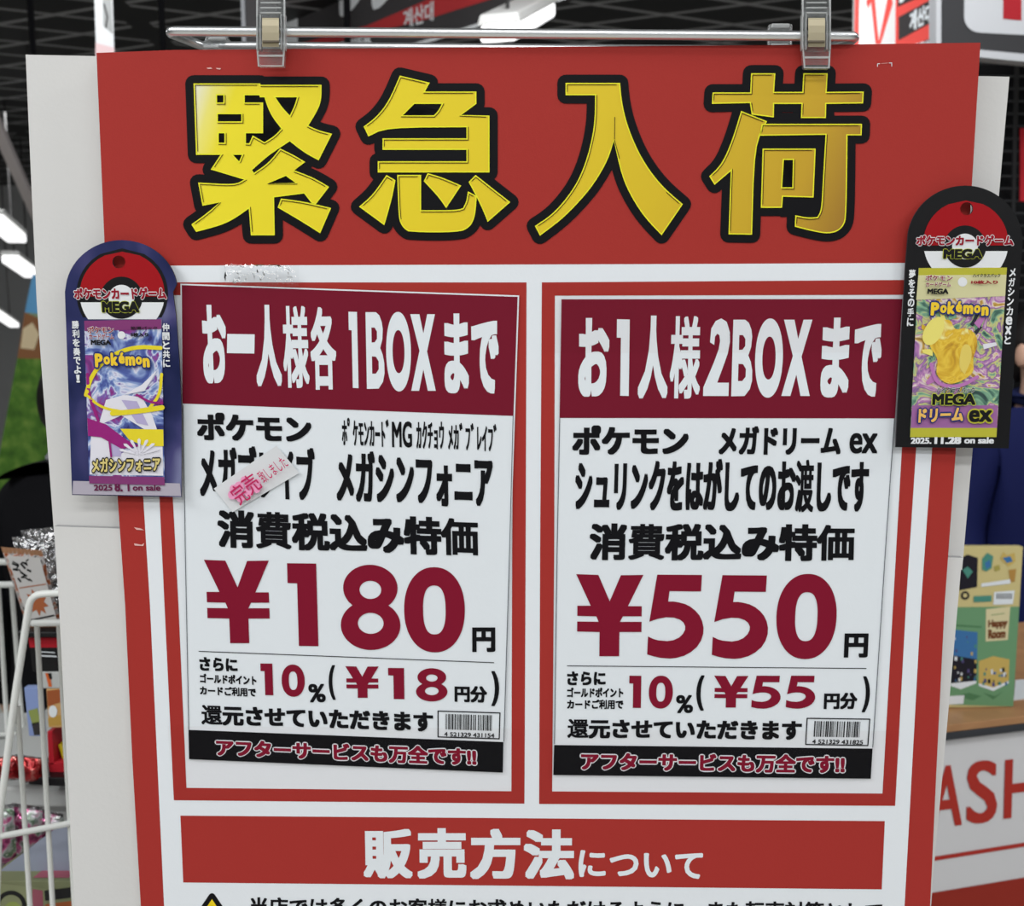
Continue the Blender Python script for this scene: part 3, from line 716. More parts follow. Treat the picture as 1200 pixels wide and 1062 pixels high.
# right tag
C = Crop(1040, 210, 3.32)
outl_r = [(32, 1043), (45, 800), (58, 560), (70, 340), (78, 245)]+[(78+224*(1-math.cos(a)), 245-220*math.sin(a)) for a in [math.pi*i/40 for i in range(2, 39)]]+[(526, 245), (517, 380), (498, 640), (472, 1048)]
t, d = hang_tag('black arched cardboard tag at the upper right edge of the poster', C, outl_r, circ(308, 115, 25), TAGK, (305, 248, 165), False, None)
mb = MB()
two(mb, 'ポケモンカードゲーム', C([(108, 216), (492, 214), (496, 262), (108, 262)]), LOGOR, TAGW, d, (.05, .045), (.12, .115))
two(mb, 'MEGA', C.box(214, 270, 374, 312), TAGK, LIME, d, (.06, .05), (.105, .09))
vtext(mb, '夢をその手に', 97, 350, 88, 575, 27, TAGW, C, d)
vtext(mb, 'メガシンカexと', 488, 345, 466, 645, 27, TAGW, C, d)
mb.text(P, '2025.', C.box(90, 1006, 172, 1030), TAGW, d, (.05, .03)); mb.text(P, '11.28', C.box(182, 1002, 288, 1031), TAGW, d, (.06, .04)); mb.text(P, 'on sale', C.box(298, 1004, 415, 1029), TAGW, d, (.05, .03))
mb.build('lettering', t)
PKG = ramp_mat('pack_swirl', [(.26, (38, 42, 54)), (.36, (70, 104, 92)), (.43, (126, 168, 138)), (.47, (196, 190, 120)), (.51, (120, 92, 140)), (.56, (176, 120, 172)), (.61, (214, 206, 190)), (.66, (190, 150, 60)), (.74, (70, 60, 80))], 'noise', 62, .3, .3, detail=3, distort=1.8)
GSW = ramp_mat('gold_swirl', [(.3, (150, 104, 40)), (.42, (200, 158, 48)), (.5, (220, 188, 70)), (.58, (206, 164, 46)), (.68, (232, 222, 150)), (.8, (120, 140, 80))], 'noise', 75, .3, .3, detail=3, distort=1.2)
pq = C([(122, 346), (465, 344), (424, 1004), (88, 1004)])
OLV = mat('pack_olive', (176, 172, 52), .25, .5)
mb = MB().poly(P, pq, PKG, d, thick=.0005)
mb.poly(P, C([(122, 346), (465, 344), (463, 372), (121, 374)]), OLV, d+k).poly(P, C([(90, 968), (426, 968), (424, 1004), (88, 1004)]), OLV, d+k)
mb.poly(P, C([(96, 880), (430, 880), (426, 968), (90, 968)]), mat('pack_mauve', (150, 96, 150), .3, .5), d+k)
mb.poly(P, C([(120, 374), (463, 372), (458, 455), (112, 470)]), mat('pack_cream', (200, 196, 150), .3, .5), d+k)
rn = random.Random(3)
PAL = [mat('pack_gold', (200, 166, 44), .25, .5), mat('pack_sage', (124, 168, 136), .25, .5), mat('pack_orchid', (176, 112, 170), .25, .5), mat('pack_ink', (40, 40, 52), .25, .5), PKW, mat('pack_lemon', (222, 210, 110), .25, .5)]
for i in range(15):                      # splinters of colour radiating round the glowing centre
    a = rn.random()*6.28; r0 = rn.uniform(95, 120); r1 = r0+rn.uniform(25, 70); wv = rn.uniform(.05, .16); cx, cy = 275, 680
    f = lambda rr, aa: (min(440, max(112, cx+rr*.95*math.cos(aa))), min(872, max(480, cy+rr*1.2*math.sin(aa))))
    mb.poly(P, C([f(r0, a-wv), f(r1, a-.02), f(r1*1.02, a+.05), f(r0, a+wv)]), PAL[i % 6], d+k*(2+i % 3))
blob = smooth_poly([(190, 560), (245, 540), (262, 590), (300, 575), (345, 600), (352, 650), (330, 700), (340, 750), (285, 790), (230, 800), (185, 760), (200, 700), (160, 650), (165, 590)], 100, 3)
mb.poly(P, C(blob), GSW, d+k*5)
mb.poly(P, C(smooth_poly([(130, 610), (165, 545), (215, 530), (225, 580), (190, 640), (150, 650)], 100, 3)), PAL[5], d+k*5.4)
mb.poly(P, C(smooth_poly([(290, 640), (325, 645), (330, 700), (300, 760), (275, 730)], 100, 3)), mat('pack_honey', (214, 192, 96), .3, .3), d+k*6)
rib([(170, 720), (190, 800), (280, 810), (350, 770)], 14, PAL[2], d+k*7)
mb.poly(P, C(circ(292, 400, 18)), TAGW, d+k*2)
pk_ = mb.build('printed_pack', t)
mb = MB(); dd = d+k*9
two(mb, 'ポケモン', C.box(146, 372, 256, 396), LOGOR, TAGW, dd, (.02, .02), (.08, .08)); two(mb, 'カードゲーム', C.box(148, 399, 248, 420), LOGOR, TAGW, dd, (.02, .02), (.08, .08))
mb.text(P, 'MEGA', C.box(155, 426, 238, 447), TAGK, dd, (.05, .05)); mb.text(P, 'ハイクラスパック', C.box(332, 368, 440, 382), TAGK, dd, (.03, .03)); mb.text(P, '10枚入り', C.box(325, 394, 430, 408), LOGOR, dd, (.05, .05))
arched(mb, C, 166, 396, 478, 538, 10, dd)
two(mb, 'ハイクラスパック', C.box(190, 808, 342, 834), TAGK, TAGW, dd, (.02, .02), (.08, .08))
two(mb, 'MEGA', C.box(170, 832, 348, 882), TAGK, LIME, dd, (.05, .04), (.10, .09))
two(mb, 'ドリーム', C([(114, 888), (304, 882), (302, 948), (114, 954)]), mat('title_peach', (222, 176, 92)), LOGOB, dd, (.05, .04), (.16, .14)); two(mb, 'ex', C.box(308, 892, 416, 952), TAGK, OLV, dd, (.03, .03), (.11, .10))
mb.build('pack_lettering', pk_)

# ------------------------------------------------------------------ chrome hanging rail and clear clips
zr = P(203, 37, .004)
A = P(207, 36.5, .004); B = P(994, 42.5, .004)
A2_, B2_ = A+Vector((.006, .031, 0)), B+Vector((-.006, .031, 0))
def arc(c, r, a0, a1, ux, uy, n=6): return [Vector(c)+Vector(ux)*(r*math.cos(a0+(a1-a0)*i/n))+Vector(uy)*(r*math.sin(a0+(a1-a0)*i/n)) for i in range(n+1)]
loop = [A+(B-A)*(i/12) for i in range(13)]+arc(B+Vector((.0, .005, 0)), .005, -math.pi/2, 0, (1, 0, 0), (0, 1, 0))[1:]+[B2_+(A2_-B2_)*(i/12) for i in range(13)]+arc(A+Vector((0, .005, 0)), .005, math.pi, math.pi*1.5, (1, 0, 0), (0, 1, 0))[:-1]
tag(MB().tube(loop, .0029, CHROME, 12, True).build('hanging_rail', None, A), 'long chrome wire rail loop above the top edge of the poster', 'rail')
def clip(label, cx, top, jaw, wd):
    """big clear plastic clip with a steel spring, gripping poster and rail; cx = middle, jaw = lower end row"""
    t = thing('clear_clip', label, 'clip', P(cx, jaw, .01), 'large clear clips on the rail')
    h = wd/2
    mb = MB()
    mb.slab(P, [(cx-h, 52), (cx+h, 52), (cx+h-1.5, jaw), (cx-h+2, jaw)], .004, .0085, PLASTIC, .0008)
    for q in ([(cx-h, 52), (cx-h+2, 52), (cx-h+4, jaw), (cx-h+2, jaw)], [(cx+h-2, 52), (cx+h, 52), (cx+h-1.5, jaw), (cx+h-3.5, jaw)],
              [(cx-h+2, jaw-1.5), (cx+h-1.5, jaw-1.5), (cx+h-1.5, jaw), (cx-h+2, jaw)], [(cx-h+1.5, jaw-14), (cx+h-1.5, jaw-14), (cx+h-2, jaw-11.5), (cx-h+2, jaw-11.5)]):
        mb.slab(P, q, .0085, .0092, PLASTICE, .0002)
    mb.build('front_jaw', t)
    mb = MB()
    mb.slab(P, [(cx-h+3, 8), (cx+h-3, 8), (cx+h-3, 60), (cx-h+3, 60)], .004, .0065, PLASTIC, .0006)
    for s in (-1, 1):
        for o1, o2 in ((0, 1.8), (4.2, 5.6)):
            xa, xb = sorted((cx+s*(h-o1), cx+s*(h-o2)))
            mb.slab(P, [(xa, 16), (xb, 16), (xb, 58), (xa, 58)], .006, .0105, PLASTICE, .0004)
        xa, xb = sorted((cx+s*h, cx+s*(h-6))); mb.slab(P, [(xa, 16), (xb, 16), (xb, 58), (xa, 58)], .0055, .009, PLASTIC, .0004)
    mb.build('body', t)
    mb = MB()
    mb.slab(P, [(cx-h+1, top), (cx+h-1, top), (cx+h, 20), (cx-h, 20)], .006, .010, PLASTIC, .0008)
    for i, yy in enumerate((top+6, top+12, top+18, top+24, 2, 8, 14)):
        mb.slab(P, [(cx-h+5, yy), (cx+h-5, yy), (cx+h-5, yy+1.8), (cx-h+5, yy+1.8)], .010, .0112, PLASTICE, .0003)
    for s in (-1, 1):
        xa, xb = sorted((cx+s*h, cx+s*(h-2))); mb.slab(P, [(xa, top), (xb, top), (xb, 20), (xa, 20)], .010, .0108, PLASTICE, .0002)
    mb.build('grip', t)
    q = []
    prof = [(21, .0112), (23, .0128), (30, .0132), (38, .0128), (46, .0120), (51, .0116), (55, .0105)]
    mb = MB(); hw = h*.58
    for (ya, da), (yb, db) in zip(prof, prof[1:]):
        mb.add([P(cx-hw, ya, da), P(cx+hw, ya, da), P(cx+hw, yb, db), P(cx-hw, yb, db)], [(0, 1, 2, 3)], STEEL)
        mb.add([P(cx-hw, ya, da-.0008), P(cx+hw, ya, da-.0008), P(cx+hw, yb, db-.0008), P(cx-hw, yb, db-.0008)], [(0, 1, 2, 3)], STEEL)
    mb.slab(P, [(cx-hw, 47), (cx+hw, 47), (cx+hw, 50), (cx-hw, 50)], .0116, .0130, mat('spring_dark', (96, 88, 76), .5, .3, .3), .0004)
    mb.build('spring', t)
    MB().slab(P, [(cx-h+1, 44), (cx+h-1, 44), (cx+h-2, jaw-4), (cx-h+2, jaw-4)], -.022, -.0165, PLASTIC, .001).build('back_jaw', t)
    return t
clip('large clear plastic clip gripping the poster top above the first headline character', 317, -28, 78, 34)
clip('large clear plastic clip gripping the poster top above the last headline character', 957, -28, 80, 34)
RB = Plane((0, .651, 0), (-.024, -1, 0))
def small_clip(label, cx, y0, y1, wd, skew):
    t = thing('small_clip', label, 'clip', RB(cx, y1, 0), 'small clear clips on the rear rod')
    MB().slab(RB, [(cx-wd/2+skew, y0), (cx+wd/2+skew, y0), (cx+wd/2, y1), (cx-wd/2, y1)], .003, .007, PLASTIC, .0008).build('front_jaw', t)
    mb = MB().slab(RB, [(cx-wd/2+skew+3, y0-1), (cx+wd/2+skew-3, y0-1), (cx+wd/2+skew-3, y0+5), (cx-wd/2+skew+3, y0+5)], -.004, .009, PLASTICE, .0008)
    mb.slab(RB, [(cx-wd/2+4, y1-9), (cx+wd/2-4, y1-9), (cx+wd/2-4, y1-6), (cx-wd/2+4, y1-6)], .007, .009, PLASTICE, .0004)
    mb.build('hinge', t)
    MB().slab(RB, [(cx-wd/2+skew, y0), (cx+wd/2+skew, y0), (cx+wd/2, y1+10), (cx-wd/2, y1+10)], -.008, -.004, PLASTIC, .0008).build('back_jaw', t)
small_clip('small clear plastic clip on the rear rail rod near its left end', 247, 42, 62, 26, 7)
small_clip('small clear plastic clip on the rear rail rod beside the right large clip', 914, 28, 60, 28, 1)

# ------------------------------------------------------------------ left background: wire rack and products
def wtube(lst, r): return [Vector(p) for p in lst]
def bend(pts, n=5):
    """round off the corners of a polyline"""
    o = [pts[0]]
    for a, b, c in zip(pts, pts[1:], pts[2:]):
        ra = b+(a-b)*min(.45, .012/(a-b).length); rc = b+(c-b)*min(.45, .012/(c-b).length)
        o += [ra*(1-t)**2+b*2*t*(1-t)+rc*t*t for t in [i/n for i in range(n+1)]]
    return o+[pts[-1]]
YR = .95
g3 = lambda x, y, Y=YR: at(x, y, Y)
rack = thing('wire_rack', 'white coated wire display rack beside the left edge of the board', 'rack', Vector((-.62, 1.1, 0)))
foot = lambda v: Vector((v.x, v.y, 0))
p0 = g3(-1, 960)
MB().tube(bend([g3(120, 692), g3(36, 697), g3(17, 820), p0, Vector((p0.x-.10, p0.y, .02))]), .0036, WIRE).build('side_frame', rack)
for a_, b_, r_ in (((38, 730.5), (120, 729), .0035), ((2, 980), (120, 958), .0032), ((-20, 1120), (120, 1090), .0032)):
    MB().tube([g3(*a_), g3(*b_)], r_, WIRE).build('cross_wire', rack)
for (xa, ya, xb, yb) in ((43, 731, 62.5, 1075), (20.5, 828, 36, 1075), (69, 729, 88, 1075), (100, 729, 118, 1075)):
    MB().tube([g3(xa, ya, YR+.004), g3(xb, yb, YR+.004), foot(g3(xb, yb, YR+.004))], .0026, WIRE, 8).build('upright_wire', rack)
YB = 1.32
for a_, b_, r_ in (((-40, 659), (14, 658.5), .0045), ((-40, 686), (19, 685), .0045), ((-40, 862), (36, 860), .0034)):
    MB().tube([g3(*a_, YB), g3(*b_, YB)], r_, WIRE).build('rear_wire', rack)
for (xa, ya, xb, yb) in ((13.5, 686, 27, 862), (-2, 686, 9, 862)):
    v = g3(xb, yb, YB); MB().tube([g3(xa, ya, YB), v, foot(v)], .0032, WIRE, 8).build('rear_upright', rack)
# shelf boards inside the rack
rsh = rack
def hbox(mb, q, Y, depth, m, bev=.0):
    mb.slab(Plane((0, Y, 0), (0, -1, 0)), q, -depth, 0, m, bev); return mb
z1 = at(40, 924, 1.12).z
hbox(MB(), [(-60, 922), (120, 926), (124, 948), (-60, 944)], 1.12, .3, GREY, .003).build('shelf_edge', rsh)
mb = MB(); v = at(40, 948, 1.12); mb.box((-.85, 1.14, 0), (-.40, 1.42, v.z), GREY); mb.build('shelf_body', rsh)
z2 = at(40, 1064, 1.02).z
mb = MB().box((-.85, .985, 0), (-.42, 1.119, at(40, 1075, 1.0).z), GREY); mb.build('lower_step', rsh)
# goods
FOIL = ramp_mat('silver_foil', [(.3, (70, 70, 72)), (.5, (180, 180, 182)), (.7, (225, 225, 228))], 'noise', 120, .18, .5, .9, detail=2, bump=.8)
ORP = ramp_mat('orange_pack_print', [(.36, (40, 38, 40)), (.41, (176, 172, 170)), (.47, (120, 116, 116)), (.51, (186, 182, 180)), (.56, (160, 88, 48)), (.62, (120, 62, 36)), (.68, (176, 168, 160)), (.76, (70, 60, 60))], 'noise', 85, .3, .3, 0, detail=2)
RDF = ramp_mat('red_foil', [(.3, (80, 14, 18)), (.55, (158, 30, 34)), (.72, (210, 140, 130)), (.8, (230, 225, 220))], 'noise', 90, .2, .5, .5, detail=2, bump=.6)
PKF = ramp_mat('pink_silver_foil', [(.3, (60, 36, 60)), (.42, (196, 90, 140)), (.5, (190, 188, 192)), (.62, (90, 120, 90)), (.7, (225, 225, 228))], 'noise', 75, .2, .5, .5, detail=2, bump=.5)
def pouch(name, label, cat, q, Y, m, group, th=.02, crimp=None, back=None):
    """pillow-shaped sealed foil pack: bulging front and back, flat crimped ends"""
    pl = Plane((0, Y, 0), (0, -1, 0)); nu, nv = 10, 14
    t = thing(name, label, cat, pl(*q[3]), group)
    def bul(u, v): return th*(max(0, math.sin(math.pi*u))**.6)*(max(0, math.sin(math.pi*min(1, max(0, (v-.07)/.86))))**.5)
    mb = MB()
    for sg in (1, -1):
        vs = [pl(*lerp2(q, i/nu, j/nv))+pl.N*(sg*bul(i/nu, j/nv)*.5) for j in range(nv+1) for i in range(nu+1)]
        mb.add(vs, [(j*(nu+1)+i, j*(nu+1)+i+1, (j+1)*(nu+1)+i+1, (j+1)*(nu+1)+i) for j in range(nv) for i in range(nu)], m, True)
    mb.build('pouch', t)
    for v0, v1 in ((0, .07), (.93, 1)):
        mb = MB()
        for i in range(20):
            u0, u1 = i/20, (i+1)/20; dz = .0006 if i % 2 else -.0006
            mb.add([pl(*lerp2(q, u0, v0), .001-dz), pl(*lerp2(q, u1, v0), .001+dz), pl(*lerp2(q, u1, v1), .001+dz), pl(*lerp2(q, u0, v1), .001-dz)], [(0, 1, 2, 3)], crimp or FOIL)
        mb.build('crimp', t)
    return t
ORE = mat('orange_pack_edge', (150, 112, 84), .3, .5)
for i, (q, Y, lb) in enumerate(((([(24, 622), (62, 618), (82, 700), (44, 706)]), 1.20, 'silver-topped snack pouch standing behind the orange printed pack'),
        (([(14, 630), (56, 627), (76, 715), (36, 722)]), 1.16, 'middle foil pouch between the orange printed pack and the rearmost pouch'))):
    pouch('foil_pack', lb, 'pack', q, Y, FOIL, 'foil packs on the upper rack level', .03)
fp = pouch('foil_pack', 'white and orange printed foil pack leaning at the top of the rack', 'pack', [(1, 641), (49, 645), (73, 735), (34, 742)], 1.11, ORP, 'foil packs on the upper rack level', .024, ORE)
mb = MB(); q = [(1, 641), (49, 645), (73, 735), (34, 742)]; pl = Plane((0, 1.11, 0), (0, -1, 0))
U = lambda u, v: lerp2(q, u, v)
PW = mat('pack_offwhite', (176, 174, 172), .35, .3)
mb.poly(pl, [U(.08, .1), U(.9, .1), U(.9, .92), U(.1, .92)], PW, .0128)
rn = random.Random(11)
for i in range(16):
    u, v = rn.uniform(.12, .74), (.15+.1*(i % 3)+rn.uniform(0, .04)); mb.stroke(pl, [U(u, v), U(u+rn.uniform(.04, .14), v+rn.uniform(-.05, .07))], rn.uniform(1.2, 2.6), TAGK, .0131, cap=False)
mb.poly(pl, [U(.5+.3*math.cos(a)*(1 if i % 2 else .6), .66+.17*math.sin(a)*(1 if i % 2 else .6)) for i, a in enumerate([j*math.pi/9 for j in range(18)])], mat('pack_rust', (150, 84, 50), .4, .3), .0131)
mb.stroke(pl, [U(.14, .48), U(.86, .44)], 1.2, mat('pack_rust', (150, 84, 50), .4), .0131); mb.stroke(pl, [U(.2, .86), U(.85, .84)], 2, TAGK, .0131)
mb.build('printed_front', fp)
tag(hbox(MB(), [(20, 741), (110, 741), (112, 747), (24, 747)], 1.09, .16, TAGK, .001).build('rack_tray', None, at(50, 748, 1.12)), 'narrow black tray under the orange printed pack', 'tray')
def carton(name, label, cat, q, Y, depth, m, group=None, deco=()):
    t = thing(name, label, cat, at(*q[3], Y), group)
    hbox(MB(), q, Y, depth, m, .0008).build('carton', t)
    pl = Plane((0, Y, 0), (0, -1, 0))
    for i, (nm, fn) in enumerate(deco):
        mb = MB(); fn(mb, pl); mb.build(nm, t)
    return t
RBX = mat('box_red', (166, 34, 44), .35); 
carton('product_box', 'black box with a red lid band standing under the orange pack', 'box', [(33, 747.5), (100, 747.5), (103, 787), (38, 787)], 1.10, .12, TAGK, 'small boxes on the rack', [
    ('lid_band', lambda mb, pl: mb.poly(pl, [(33, 747.5), (100, 747.5), (101, 759), (35, 759)], RBX, .0004)),
    ('lettering', lambda mb, pl: (mb.stroke(pl, [(46, 764), (64, 765)], 1, INKW, .0005), mb.stroke(pl, [(44, 768.5), (66, 769.5)], 1.4, INKW, .0005)))])
ORB = mat('box_orange', (196, 96, 50), .4)
carton('product_box', 'grey box with an orange slash below the black and red box', 'box', [(47, 787.5), (104, 787.5), (105, 807), (49, 807)], 1.10, .12, GREY, 'small boxes on the rack', [
    ('slash', lambda mb, pl: (mb.poly(pl, [(53, 789), (58, 789), (61, 805), (57, 805)], ORB, .0004), mb.poly(pl, [(56, 789), (60, 789), (61, 796), (58, 796)], TAGK, .0006)))])
BLU = mat('card_blue', (132, 150, 196), .4); SKIN2 = mat('card_tan', (190, 150, 100), .4); BRN = mat('card_brown', (150, 84, 50), .4); GRN = mat('card_green', (138, 150, 84), .4)
carton('picture_card', 'tan and brown picture card below the grey box', 'card', [(54, 807.5), (105, 807.5), (107, 853), (57, 853)], 1.10, .01, SKIN2, None, [
    ('picture', lambda mb, pl: (mb.poly(pl, [(55, 810), (70, 808), (74, 822), (56, 828)], BRN, .0004), mb.poly(pl, circ(62, 834, 5, 7), INKW, .0006), mb.poly(pl, [(56, 842), (72, 838), (73, 850), (57, 851)], mat('card_ochre', (176, 140, 70)), .0004)))])
carton('picture_card', 'pale blue and green picture card behind the slanted wire', 'card', [(28, 806), (46, 806), (50, 863), (34, 863)], 1.13, .01, BLU, None, [
    ('picture', lambda mb, pl: (mb.poly(pl, [(33, 833), (44, 830), (47, 846), (38, 850)], GRN, .0004), mb.poly(pl, [(37, 848), (47, 846), (49, 861), (40, 862)], DARK, .0004)))])
up2 = thing('product_stand', 'red display stand with yellow stripe at the board edge', 'stand', at(60, 905, 1.10))
hbox(MB(), [(55, 857.5), (61, 857.5), (64, 897), (57, 897)], 1.10, .05, RBX, .001).build('upright', up2)
hbox(MB(), [(56, 894), (108, 892), (110, 911), (58, 911)], 1.10, .08, RBX, .001).build('base', up2)
hbox(MB(), [(68, 873), (72, 873), (77, 893), (74, 893)], 1.11, .01, PKY, .0005).build('stripe', up2)
hbox(MB(), [(61, 857.5), (108, 857.5), (110, 893), (64, 896)], 1.13, .02, GREY, .001).build('back_panel', up2)
for i, (q, Y, lb) in enumerate(((([(-8, 888), (24, 884), (30, 914), (-6, 916)]), 1.105, 'red foil pack lying left of the red display stand'), (([(18, 884), (48, 888), (53, 917), (24, 919)]), 1.09, 'red foil pack with silver glints just left of the red display stand'))):
    pouch('foil_pack', lb, 'pack', q, Y, RDF, 'red foil packs on the rack', .022)
tag(hbox(MB(), [(30, 911.5), (112, 911.5), (114, 924), (34, 920)], 1.085, .14, TAGK, .001).build('rack_tray', None, at(60, 924, 1.09)), 'black tray under the red display stand', 'tray')
for i, (q, Y, lb) in enumerate(((([(40, 946), (74, 954), (80, 1012), (44, 1010)]), 1.085, 'pink and silver foil pack nearest the board below the grey shelf edge'), (([(14, 941), (50, 946), (48, 1016), (12, 1008)]), 1.06, 'pink and silver foil pack in the middle below the grey shelf edge'), (([(-16, 946), (16, 942), (20, 1012), (-10, 1022)]), 1.035, 'pink and silver foil pack at the far left below the grey shelf edge'))):
    pouch('foil_pack', lb, 'pack', q, Y, PKF, 'pink and silver foil packs on the rack', .026)
DIV = mat('divider_bluegrey', (142, 148, 164), .5)
pl = Plane((0, 1.005, 0), (0, -1, 0))
tag(MB().poly(pl, [(-20, 1040), (-4, 1024), (84, 957), (110, 945), (112, 1075), (-20, 1075)], DIV, 0, thick=.003).build('shelf_divider', None, at(40, 1060, 1.0)), 'slanted blue-grey divider panel behind the lower wires', 'divider')
GBX = mat('box_olive_green', (118, 122, 92), .45)
def gdeco(mb, pl):
    mb.poly(pl, [(-10, 1034), (54, 1042), (56, 1075), (-10, 1075)], mat('box_sage', (128, 132, 100), .45), .0004)
    mb.poly(pl, circ(13, 1062, 18), TAGK, .0006); mb.poly(pl, circ(13, 1062, 13), MATS['box_sage'], .0008)
    mb.poly(pl, circ(15, 1064, 9, 7), GRN, .001)
    mb.poly(pl, [(38, 1042), (50, 1044), (51, 1075), (38, 1075)], mat('box_pink', (150, 84, 98), .4), .0008)
    mb.poly(pl, [(52, 1044), (84, 1040), (85, 1052), (53, 1056)], TAGK, .0006); mb.text(pl, 'ORIGINAL', [(54, 1046.5), (83, 1043), (83, 1049), (54, 1053)], INKW, .0008, (.03, .03), lean=False) if False else None
    mb.poly(pl, [(53, 1060), (85, 1056), (87, 1075), (54, 1075)], BRN, .0006)
gb = thing('product_box', 'olive green printed box with round black emblem at the bottom left', 'box', at(40, 1075, .985), 'small boxes on the rack')
pl = Plane((0, .985, 0), (0, -1, 0)); zt = at(0, 1033, .985).z
mb = MB(); q = [(-20, 1033), (100, 1033), (104, 1078), (-20, 1078)]
fr = [pl(*p) for p in q]; bk = [v+Vector((.012, .06, .0)) for v in fr]
mb.hexa(bk+fr, GBX, .0008); mb.build('carton', gb)
mb = MB(); gdeco(mb, pl); mb.build('printed_front', gb)
mb = MB(); a, b, c, d = fr[0], fr[1], bk[1], bk[0]; T3 = lambda u, v: (a*(1-u)+b*u)*(1-v)+(d*(1-u)+c*u)*v+Vector((0, 0, .0005))
mb.add([T3(.45, .1), T3(.8, .1), T3(.8, .8), T3(.45, .8)], [(0, 1, 2, 3)], MATS['box_pink']); mb.build('printed_top', gb)

# ------------------------------------------------------------------ people
HAIR = mat('dark_hair', (26, 22, 22), .5, .3, bump=.4, bscale=90)
SKIN = mat('skin', (196, 158, 138), .5)
def skin_mesh(name, nodes, edges, m, parent, base, sub=2):
    """tapering limbs grown round a skeleton"""
    me = bpy.data.meshes.new(name)
    me.from_pydata([Vector(p)-base for p, r in nodes], edges, []); me.update()
    o = bpy.data.objects.new(name, me); COL.objects.link(o)
    s = o.modifiers.new('skin', 'SKIN'); s.use_smooth_shade = True
    for i, (p, r) in enumerate(nodes):
        r = r if isinstance(r, tuple) else (r, r); me.skin_vertices[0].data[i].radius = r
    me.skin_vertices[0].data[0].use_root = True
    b = o.modifiers.new('sub', 'SUBSURF'); b.levels = sub; b.render_levels = sub
    me.materials.append(m); o.parent = parent
    return o
def person(label, loc, yaw, height, top_m, leg_m, collar_m, piping=None):
    base = Vector(loc); t = thing('person', label, 'person', base); k = height/1.70
    R = Matrix.Rotation(yaw, 3, 'Z')
    W = lambda x, y, z: base+R @ (Vector((x, y, z))*k)       # local: facing -Y
    body = [(W(0, 0, .93), (.135, .10)), (W(0, .005, 1.15), (.125, .095)), (W(0, .01, 1.31), (.115, .08)), (W(0, .01, 1.43), (.058, .055)), (W(0, 0, 1.49), (.052, .055)),
            (W(0, -.015, 1.555), (.068, .085)), (W(0, -.01, 1.62), (.074, .092)), (W(0, 0, 1.68), (.05, .06)),
            (W(-.16, .01, 1.35), .045), (W(-.22, .03, 1.12), .042), (W(-.23, -.06, .88), .032), (W(-.23, -.10, .80), .03),
            (W(.16, .01, 1.35), .045), (W(.22, .03, 1.12), .042), (W(.23, -.06, .88), .032), (W(.23, -.10, .80), .03),
            (W(-.09, 0, .80), .085), (W(-.10, 0, .47), .06), (W(-.10, .01, .09), .04), (W(-.10, -.12, .03), .03),
            (W(.09, 0, .80), .085), (W(.10, 0, .47), .06), (W(.10, .01, .09), .04), (W(.10, -.12, .03), .03)]
    ed = [(0, 1), (1, 2), (2, 3), (3, 4), (4, 5), (5, 6), (6, 7), (2, 8), (8, 9), (9, 10), (10, 11), (2, 12), (12, 13), (13, 14), (14, 15), (0, 16), (16, 17), (17, 18), (18, 19), (0, 20), (20, 21), (21, 22), (22, 23)]
    skin_mesh('body', body, ed, SKIN, t, base)
    jk = [(W(0, .0, .74), (.20, .15)), (W(0, .0, .88), (.19, .145)), (W(0, .005, 1.08), (.17, .13)), (W(0, .01, 1.28), (.185, .13)), (W(0, .012, 1.40), (.125, .095)), (W(0, .012, 1.475), (.085, .085)),
          (W(-.165, .01, 1.375), .078), (W(-.225, .03, 1.12), .062), (W(-.235, -.075, .84), .05), (W(.165, .01, 1.375), .078), (W(.225, .03, 1.12), .062), (W(.235, -.075, .84), .05)]
    skin_mesh('jacket', jk, [(0, 1), (1, 2), (2, 3), (3, 4), (4, 5), (3, 6), (6, 7), (7, 8), (3, 9), (9, 10), (10, 11)], top_m, t, base)
    tr = [(W(0, 0, .92), (.13, .10)), (W(-.09, 0, .78), .10), (W(-.10, 0, .47), .078), (W(-.10, .01, .10), .06), (W(.09, 0, .78), .10), (W(.10, 0, .47), .078), (W(.10, .01, .10), .06)]
    skin_mesh('trousers', tr, [(0, 1), (1, 2), (2, 3), (0, 4), (4, 5), (5, 6)], leg_m, t, base)
    mb = MB()
    def cut(p):      # leaves the face free
        if p.z < -.1 and p.y < .45: p = Vector((p.x*.62, max(p.y, -.3)*.7, p.z*.6))
        elif p.y < -.25 and p.z < .55: p = Vector((p.x*.8, -.25+(p.y+.25)*.15, p.z))
        return p
    mb.ell(W(0, .018, 1.605), (.088*k, .108*k, .118*k), HAIR, R.to_quaternion(), fn=cut)
    mb.build('hair', t)
    mb = MB()
    mb.ell(W(0, -.090, 1.583), (.011*k, .016*k, .022*k), SKIN, R.to_quaternion(), 12, 8)
    for s in (-1, 1): mb.ell(W(s*.078, .0, 1.585), (.012*k, .022*k, .032*k), SKIN, R.to_quaternion(), 12, 8)
    mb.build('nose_and_ears', t)
    mb = MB(); EYE = mat('eye_dark', (30, 26, 26), .3)
    for s in (-1, 1): mb.ell(W(s*.030, -.080, 1.607), (.013*k, .008*k, .006*k), EYE, R.to_quaternion(), 12, 8)
    mb.ell(W(0, -.083, 1.545), (.022*k, .008*k, .005*k), mat('lip', (170, 110, 104), .5), R.to_quaternion(), 12, 8)
    mb.build('face_features', t)
